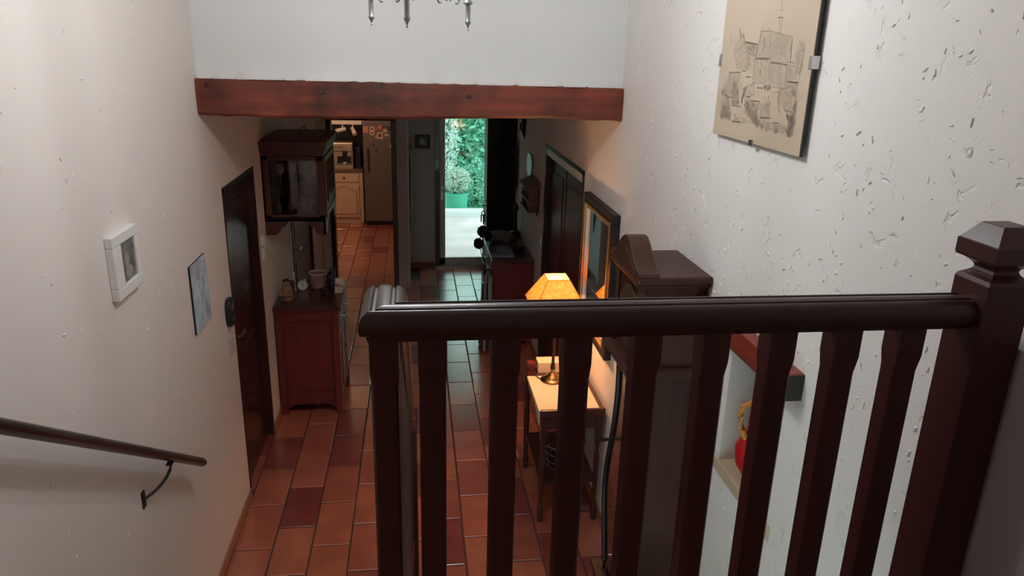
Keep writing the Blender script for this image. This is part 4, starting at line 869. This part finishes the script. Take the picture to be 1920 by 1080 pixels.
t = thing('standing_frame', (.76, 7.4, Z), 'pale blue-grey upright card leaning back on the far sideboard', 'card')
M().add([(.73, 7.22, Z+.0), (.74, 7.22, Z), (.80, 7.50, Z), (.79, 7.50, Z), (.745, 7.22, Z+.12), (.755, 7.22, Z+.12), (.83, 7.50, Z+.12), (.82, 7.50, Z+.12)], [(0, 3, 2, 1), (4, 5, 6, 7), (0, 1, 5, 4), (1, 2, 6, 5), (2, 3, 7, 6), (3, 0, 4, 7)]).build('panel', BOOKB, t)
M().box(.74, .80, 7.30, 7.36, Z, Z+.01).build('foot', BOOKB, t)
t = thing('cloth_heap', (.88, 7.62, Z), 'pale crumpled cloth heap at the back of the far sideboard', 'cloth')
ms = M(); rnd = random.Random(5); rings = []
for k, (rr_, z) in enumerate(((.14, 0), (.13, .03), (.10, .065), (.05, .09), (.01, .10))):
    rings.append([(.90+rr_*(1+.25*math.sin(3*a+k))*math.cos(a), 7.66+rr_*1.1*(1+.2*math.sin(4*a+k*2))*math.sin(a), Z+z) for a in [2*math.pi*q/18 for q in range(18)]])
ms.loft(rings).build('folds', mat('grey_cloth', (.24, .22, .21), .9), t, smooth=True)
M().tube([(.82, 7.55, Z+.02), (.80, 7.6, Z+.04), (.84, 7.7, Z+.05)], .012).build('hem', MATS['grey_cloth'], t, smooth=True)
t = thing('dark_bottle', (1.09, 7.86, Z), 'tall dark bottle on the far sideboard against the right wall', 'bottle')
M().lathe([(.05, 0), (.055, .01), (.055, .03), (.02, .045), (.016, .26), (.03, .28), (.034, .31), (.02, .335), (.004, .34)], (1.09, 7.86, Z), 16).build('body', BLACKP, t, smooth=True)
M().lathe([(.012, .338), (.012, .355)], (1.09, 7.86, Z), 10).build('stopper', BLACKP, t)
t = thing('low_bowl', (1.02, 7.15, Z), 'dark shallow bowl on the far sideboard', 'bowl')
M().lathe([(.03, 0), (.05, .008), (.09, .04), (.085, .04), (.045, .014), (.005, .01)], (1.03, 7.12, Z), 20).build('body', BLACKP, t, smooth=True)
M().ball((1.03, 7.12, Z+.03), .03, 10, 6).build('fruit', BLACKP, t, smooth=True)
# dried flowers in tall vase
fv = thing('dried_flowers', (.655, 6.92, 0), 'black dried flower heads on stems in a tall floor vase by the far sideboard', 'flowers')
M().lathe([(.05, 0), (.06, .02), (.055, .3), (.035, .55), (.030, .62), (.036, .66)], (.668, 6.90, 0), 18).build('vase', mat('vase_grey', (.10, .12, .14), .25, coat=.3), fv, smooth=True)
for (x, y, z, r_) in ((.645, 6.95, 1.165, .060), (.60, 6.88, 1.065, .055), (.70, 6.99, 1.11, .05)):
    M().tube([(.668, 6.9, .6), (.66, 6.91, .85), (x, y, z)], .004, 6).build('stem', BLACKP, fv)
    fm = M(); rnd = random.Random(int(x*1000))
    for k in range(46):
        a, b_ = rnd.uniform(0, 6.28), math.acos(rnd.uniform(-1, 1)); q = r_*.72
        fm.ball((x+q*math.sin(b_)*math.cos(a), y+q*math.sin(b_)*math.sin(a), z+q*math.cos(b_)), r_*.32, 5, 4)
    fm.build('flower_head', FLOWER, fv)
gp = 'pair of pale canes leaning on the far sideboard'
for k, (x, y) in enumerate(((.655, 6.74), (.71, 6.71))):
    t = thing('walking_stick', (x, y, 0), 'pale grey walking stick leaning on the far sideboard, %s' % ('left of the pair' if k == 0 else 'right of the pair'), 'walking stick', gp)
    M().tube([(x, y, .0), (x+.004, y+.03, .78)], .011, 10).build('shaft', mat('cane_grey', (.34, .32, .36), .3, coat=.3), t, smooth=True)
    M().tube([(x+.004, y+.03, .775), (x+.004, y+.032, .82), (x+.0, y+.035, .845), (x-.02, y+.04, .85), (x-.03, y+.04, .83)], .009, 8).build('handle', BLACKP, t, smooth=True)
    M().tube([(x+.0025, y+.012, .32), (x+.0027, y+.013, .335)], .0135, 10).build('collar', BLACKP, t)
# wall shelf with ornaments
ws = thing('wall_shelf', (1.08, 6.95, 1.40), 'small brown wooden wall shelf with pitched roof beside the double door', 'shelf')
WS = wood('shelf_wood', (.12, .06, .045), (.17, .085, .06), .5, 'z', 0)
a, b_ = 6.66, 7.10
M().box(XR-.012, XR, a, b_, 1.42, 1.66).build('back_board', WS, ws)
M().box(XR-.10, XR, a, a+.015, 1.42, 1.64).build('side', WS, ws); M().box(XR-.10, XR, b_-.015, b_, 1.42, 1.64).build('side', WS, ws)
M().box(XR-.115, XR, a-.02, b_+.02, 1.515, 1.53).build('shelf_board', WS, ws); M().box(XR-.115, XR, a-.02, b_+.02, 1.415, 1.43).build('shelf_board', WS, ws)
M().prism([(XR, 1.635), (XR-.13, 1.625), (XR-.13, 1.64), (XR, 1.70)], 'y', a-.03, b_+.03).build('roof', WS, ws, bevel=.003)
M().prism([(a+.02, 1.415), (b_-.02, 1.415), (b_-.08, 1.36), ((a+b_)/2, 1.385), (a+.08, 1.36)], 'x', XR-.02, XR-.002).build('apron', WS, ws)
for k in range(4):
    yy = a+.06+k*.10
    M().lathe([(.008, 0), (.012, .004), (.005, .02), (.010, .045), (.006, .08)], (XR-.09, yy, 1.53), 8).build('spindle', WS, ws, smooth=True)
for k, (yy, mm, nm, lb) in enumerate(((6.75, WHITEP, 'cup', 'tiny white cup on the lower board of the small wall shelf'), (6.88, CLAY, 'jar', 'tiny brown jar on the lower board of the small wall shelf'))):
    one(M().lathe([(.018, 0), (.026, .02), (.028, .045), (.024, .05), (.02, .02), (.004, .01)], (XR-.06, yy, 1.43), 14), nm, mm, lb, nm, smooth=True)
# tall dark cupboard and keys
cb = thing('tall_cupboard', (1.02, 9.49, 0), 'tall almost black cupboard in the corner right of the garden door', 'cupboard')
DK = mat('black_cupboard', (.012, .011, .012), .55)
M().box(.918, XR-.002, 9.28, 9.70, .05, 2.25).build('carcass', DK, cb, bevel=.004)
M().box(.912, XR-.002, 9.27, 9.71, 2.25, 2.30).build('cornice', DK, cb, bevel=.006)
M().box(.925, XR-.002, 9.29, 9.69, 0, .05).build('plinth', DK, cb)
M().box(.96, XR-.04, 9.274, 9.282, .15, 2.15).build('side_panel', DK, cb, bevel=.003)
d = M().box(.906, .919, 9.295, 9.685, .08, 2.22).build('door', DK, cb, bevel=.003)
M().ball((.902, 9.33, 1.0), .009, 8, 6).build('knob', BLACK, d, smooth=True)
cu = thing('dark_curtain', (1.10, 8.8, .08), 'nearly black folded curtain hanging along the right wall behind the far sideboard', 'curtain')
cm = [(XR-.003, 8.30)]+[(1.075+.022*math.cos(k*math.pi), 8.30+.0485*k) for k in range(20)]+[(XR-.003, 9.225)]
M().prism(cm, 'z', .08, 2.30).build('folds', FABRIC, cu, smooth=True)
M().tube([(1.09, 8.26, 2.32), (1.09, 9.26, 2.32)], .012, 8).build('rail', BLACK, cu, smooth=True)
ky = thing('key_bunch', (.87, 9.30, .68), 'black keys and tassel hanging from the front of the tall black cupboard', 'keys')
q_ = .868
M().tube([(.908, 9.30, .94), (q_-.005, 9.30, .94), (q_-.022, 9.30, .952)], .007, 6).build('hook', BLACK, ky)
M().tube([(q_, 9.30, .94), (q_, 9.30, .865)], .004, 6).build('cord', BLACK, ky)
M().tube([(q_+.024*math.cos(a), 9.30, .84+.027*math.sin(a)) for a in [2*math.pi*k/12 for k in range(13)]], .007, 6).build('ring', BLACK, ky)
for dx in (-.028, .0, .020): M().box(q_+dx-.008, q_+dx+.008, 9.297, 9.303, .70+abs(dx), .825).build('key', BLACK, ky)

# ---------------------------------------------------------------- kitchen
kc = thing('kitchen_cupboard', (-1.15, 12.6, 0), 'cream kitchen base cupboard with arched panel door beside the fridge', 'cupboard')
X0, X1, Y0 = -1.47, -.865, 12.40
M().box(X0, X1, Y0+.02, 12.98, .10, .87).box(X0, X1, Y0+.04, 12.98, 0, .10).build('carcass', WARMW, kc)
M().box(X1-.06, X1, Y0, Y0+.02, .02, .87).build('stile', WARMW, kc, bevel=.002)
dr = M().box(X0+.03, X1-.065, Y0-.005, Y0+.02, .70, .85).build('drawer', WARMW, kc, bevel=.006)
M().ball((-1.17, Y0-.02, .775), .018, 10, 8).build('knob', BLACK, dr, smooth=True)
dr = M().box(X0+.03, X1-.065, Y0-.005, Y0+.02, .11, .685).build('door', WARMW, kc, bevel=.006)
cx = (X0+X1-.035)/2; w = .20
pts = [(cx-w, .17), (cx+w, .17), (cx+w, .54)]
for k in range(13):
    t = 1-k/12*2; pts.append((cx+t*w*.98, .545+.065*math.cos(t*math.pi/2)**2*(1 if abs(t) < .9 else .2)))
pts.append((cx-w, .54))
M().prism(pts, 'y', Y0-.016, Y0-.004).build('raised_panel', WARMW, dr, bevel=.006)
M().prism([(cx+(x-cx)*1.12, .36+(z-.36)*1.10) for x, z in pts], 'y', Y0-.009, Y0-.004).build('panel_moulding', mat('cream_shadow_line', (.45, .31, .22), .5), dr)
for z in (.52, .15): M().box(X1-.066, X1-.058, Y0-.012, Y0-.004, z, z+.1).build('hinge', BLACK, dr)
M().box(X0+.022, X0+.038, Y0-.02, Y0-.004, .36, .46).build('handle', BLACK, dr)
M().box(X0-.1, X1+.0, Y0-.02, 12.99, .87, .915).build('worktop', SLATE, kc, bevel=.004)
em = thing('coffee_machine', (-1.17, 12.6, .915), 'silver espresso coffee machine on the kitchen worktop', 'coffee machine')
a, b_ = -1.335, -1.02; Y0 = 12.48; z = .915
M().box(a, b_, Y0+.02, Y0+.35, z+.015, z+.42).build('body', INOX2, em, bevel=.008)
M().box(a, b_, Y0-.04, Y0+.06, z, z+.06).build('drip_tray', INOX2, em, bevel=.005)
M().box(a+.02, b_-.02, Y0-.035, Y0+.02, z+.060, z+.064).build('tray_grid', BLACK, em)
M().box(a+.01, b_-.01, Y0-.01, Y0+.03, z+.29, z+.41).build('control_panel', INOX2, em, bevel=.006)
for k in range(3): M().lathe([(.012, 0), (.012, .012)], (0, 0, 0), 10)
for k in range(3): M().tube([(a+.05+.045*k, Y0-.008, z+.345), (a+.05+.045*k, Y0-.022, z+.345)], .011, 10).build('button', BLACK, em)
M().lathe([(.03, .20), (.035, .21), (.035, .27), (.03, .29)], (-1.15, Y0-.0, z), 16).build('brew_head', BLACK, em, smooth=True)
M().tube([(-1.15, Y0-.02, z+.215), (-1.20, Y0-.09, z+.20)], .011, 8).build('portafilter', BLACK, em, smooth=True)
M().tube([(-1.05, Y0+.0, z+.28), (-1.045, Y0-.03, z+.24), (-1.045, Y0-.03, z+.12)], .005, 8).build('steam_wand', CHROME, em, smooth=True)
M().box(a+.06, b_-.02, Y0+.0, Y0+.0202, z+.09, z+.20).build('recess', BLACK, em)
one(M().lathe([(.022, 0), (.034, .012), (.04, .05), (.036, .05), (.03, .015), (.003, .01)], (-1.15, Y0-.005, z+.064), 16), 'coffee_cup', WHITEP, 'small white cup on the coffee machine drip tray', 'cup', smooth=True)
fr = thing('fridge', (-.57, 12.5, 0), 'tall brushed steel fridge with magnets in the kitchen', 'fridge')
X0, X1, Y0 = -.83, -.30, 12.22
M().box(X0, X1, Y0+.06, 12.9, .06, 1.72).build('body', INOX, fr, bevel=.006)
M().box(X0+.01, X1-.01, Y0+.07, 12.9, 0, .06).build('plinth', BLACKP, fr)
M().box(X0, X1, Y0, Y0+.055, .08, 1.715).build('door', INOX, fr, bevel=.01)
M().tube([(X0+.08, Y0, .92), (X0+.08, Y0-.035, .93), (X0+.08, Y0-.035, 1.27), (X0+.08, Y0, 1.28)], .012, 8).build('handle', BLACKP, fr, smooth=True)
MG = [mat('magnet_cream', (.75, .58, .42), .6), mat('magnet_red', (.45, .10, .05), .6), mat('magnet_grey', (.45, .42, .40), .5), mat('magnet_dark', (.06, .04, .035), .6), mat('magnet_orange', (.55, .22, .12), .6)]
def mg(x, z, w, h, k): M().box(x-w/2, x+w/2, Y0-.008, Y0, z-h/2, z+h/2).build('magnet', MG[k], fr, bevel=.001)
for (x, z, w, h, k) in ((-.78, 1.58, .08, .10, 4), (-.60, 1.60, .05, .05, 1), (-.55, 1.62, .06, .05, 4), (-.47, 1.57, .07, .05, 2), (-.40, 1.60, .09, .07, 3), (-.45, 1.50, .06, .04, 2), (-.62, 1.47, .04, .04, 4), (-.66, 1.34, .03, .03, 3), (-.62, 1.25, .04, .05, 3), (-.70, 1.56, .04, .05, 4), (-.50, 1.62, .04, .03, 3)): mg(x, z, w, h, k)
for cz in (1.595, 1.53): M().tube([(-.675+.030*math.cos(a), Y0-.006, cz+.032*math.sin(a)) for a in [2*math.pi*k/14 for k in range(15)]], .009, 6).build('magnet_numeral', MG[0], fr, smooth=True)
q = M().box(-.60, -.51, Y0-.010, Y0, 1.44, 1.455).box(-.60, -.51, Y0-.010, Y0, 1.525, 1.54).box(-.60, -.585, Y0-.010, Y0, 1.455, 1.525).box(-.525, -.51, Y0-.010, Y0, 1.455, 1.525); q.build('magnet_frame', MG[0], fr)
st_ = []
for k in range(10):
    a = math.pi/2+k*math.pi/5; rr_ = .038 if k % 2 == 0 else .016; st_.append((-.39+rr_*math.cos(a), 1.32+rr_*math.sin(a)))
M().prism(st_, 'y', Y0-.008, Y0).build('magnet_star', MG[2], fr)
sp = thing('spotlight_bar', (-1.1, 12.4, 1.6), 'pale ceiling-hung shelf bar with two white spotlights above the coffee machine', 'spotlight')
M().box(-1.42, -.84, 12.25, 12.45, 1.655, 1.76).build('bar', SPOTW, sp, bevel=.004)
M().tube([(-1.15, 12.3, 1.655), (-1.15, 12.3, 1.59)], .012, 8).tube([(-1.26, 12.28, 1.545), (-1.10, 12.30, 1.585)], [.034, .030], 12).build('spot', SPOTW, sp, smooth=True)
M().tube([(-.99, 12.3, 1.655), (-.99, 12.3, 1.59)], .012, 8).tube([(-1.0, 12.30, 1.60), (-.95, 12.22, 1.50)], [.026, .036], 12).build('spot', SPOTW, sp, smooth=True)
for x in (-1.40, -.90): M().box(x, x+.04, 12.45, 12.99, 1.70, 1.74).build('bracket', SPOTW, sp)
one(M().box(-.985, -.90, 12.55, 12.80, .915, 1.25), 'dark_canister', BLACKP, 'dark tall canister between coffee machine and fridge', 'canister', bevel=.01)

# ---------------------------------------------------------------- outside
struct(M().box(-2.5, 6, 9.99, 13.05, -.18, -.04).build('trim_terrace', TERRACE), 'pale stone terrace outside the garden door', 'terrace')
struct(M().box(-2.5, 6, 13.05, 13.35, -.18, .06).build('trim_kerb', TERRS, bevel=.01), 'white kerb at the end of the terrace', 'kerb')
struct(M().box(-6, 12, 13.35, 26, -.5, -.12).build('ground', GRASS), 'green garden ground beyond the terrace', 'garden')
def foliage(name, c, rad, n, leaf, m, label, cat, seed, trunk=True, droop=0):
    t = thing(name, (c[0], c[1], -.12), label, cat)
    rnd = random.Random(seed); mb = M()
    for k in range(n):
        while True:
            p = [rnd.uniform(-1, 1) for _ in range(3)]
            q = sum(a*a for a in p)
            if .25 < q < 1: break
        x, y, z = c[0]+p[0]*rad[0], c[1]+p[1]*rad[1], c[2]+p[2]*rad[2]
        if droop: z += droop*math.sin(7*x)*rad[2]*.25
        a = rnd.uniform(0, 6.28); b_ = rnd.uniform(-.9, .9); s_ = leaf*rnd.uniform(.6, 1.3)
        u = Vector((math.cos(a)*math.cos(b_), math.sin(a)*math.cos(b_), math.sin(b_)-(.6 if droop else 0))).normalized(); w_ = u.cross(Vector((rnd.uniform(-1, 1), rnd.uniform(-1, 1), rnd.uniform(-1, 1)))).normalized()
        P = Vector((x, y, z)); nrm = u.cross(w_)*s_*.12
        mb.add([tuple(P-u*s_), tuple(P+w_*s_*.42+nrm), tuple(P+u*s_), tuple(P-w_*s_*.42+nrm)], [(0, 1, 2, 3)])
    o = mb.build('leaves', m, t); o['kind'] = 'stuff'
    if trunk:
        tr = M(); 
        for k in range(4):
            dx, dy = rnd.uniform(-.4, .4)*rad[0], rnd.uniform(-.4, .4)*rad[1]
            tr.tube([(c[0]+dx*.2, c[1]+dy*.2, -.12), (c[0]+dx*.6, c[1]+dy*.6, c[2]*.5), (c[0]+dx, c[1]+dy, c[2]+rad[2]*.5)], [.05, .03, .01], 6)
        tr.build('stems', TRUNK, t)
    return t
foliage('flowering_climber', (.58, 14.65, 1.35), (.28, .3, 1.25), 2300, .035, BLOSSOM, 'tall hanging shrub with white blossom seen at the left of the garden door glass', 'shrub', 1, True, 1)
foliage('hedge', (1.9, 17.6, .9), (3.4, .9, 1.75), 15000, .085, LEAF1, 'tall blue-green hedge closing off the garden', 'hedge', 2)
foliage('leafy_tree', (-.8, 21.5, 1.0), (3.0, 1.0, 1.9), 8000, .15, LEAF2, 'deep green tree behind the hedge', 'tree', 3)
foliage('leafy_tree', (5.3, 21.5, 1.0), (2.9, 1.0, 1.9), 7000, .15, LEAF2, 'deep green tree standing to the right behind the hedge', 'tree', 13)
foliage('green_bush', (1.28, 14.6, .22), (.50, .4, .55), 2600, .04, LEAF1, 'green bush beside the green tub', 'bush', 4)
foliage('green_bush', (2.2, 15.4, .35), (.6, .5, .6), 2000, .05, LEAF1, 'green bush to the right beyond the terrace', 'bush', 14)
foliage('pink_flowering_bush', (.78, 13.95, .48), (.27, .24, .26), 1700, .028, PINK, 'pinkish-white flowering plant in the green tub', 'flowers', 5)
pt = thing('green_tub', (.75, 13.95, -.12), 'translucent green tub planter at the end of the terrace', 'planter')
M().lathe([(.19, 0), (.20, .01), (.225, .36)], (.77, 13.85, -.12), 28).build('body', POTG, pt, smooth=True)
M().lathe([(.225, .35), (.24, .355), (.24, .38), (.225, .38), (.21, .30), (.01, .29)], (.77, 13.85, -.12), 28).build('rim', POTG, pt, smooth=True)
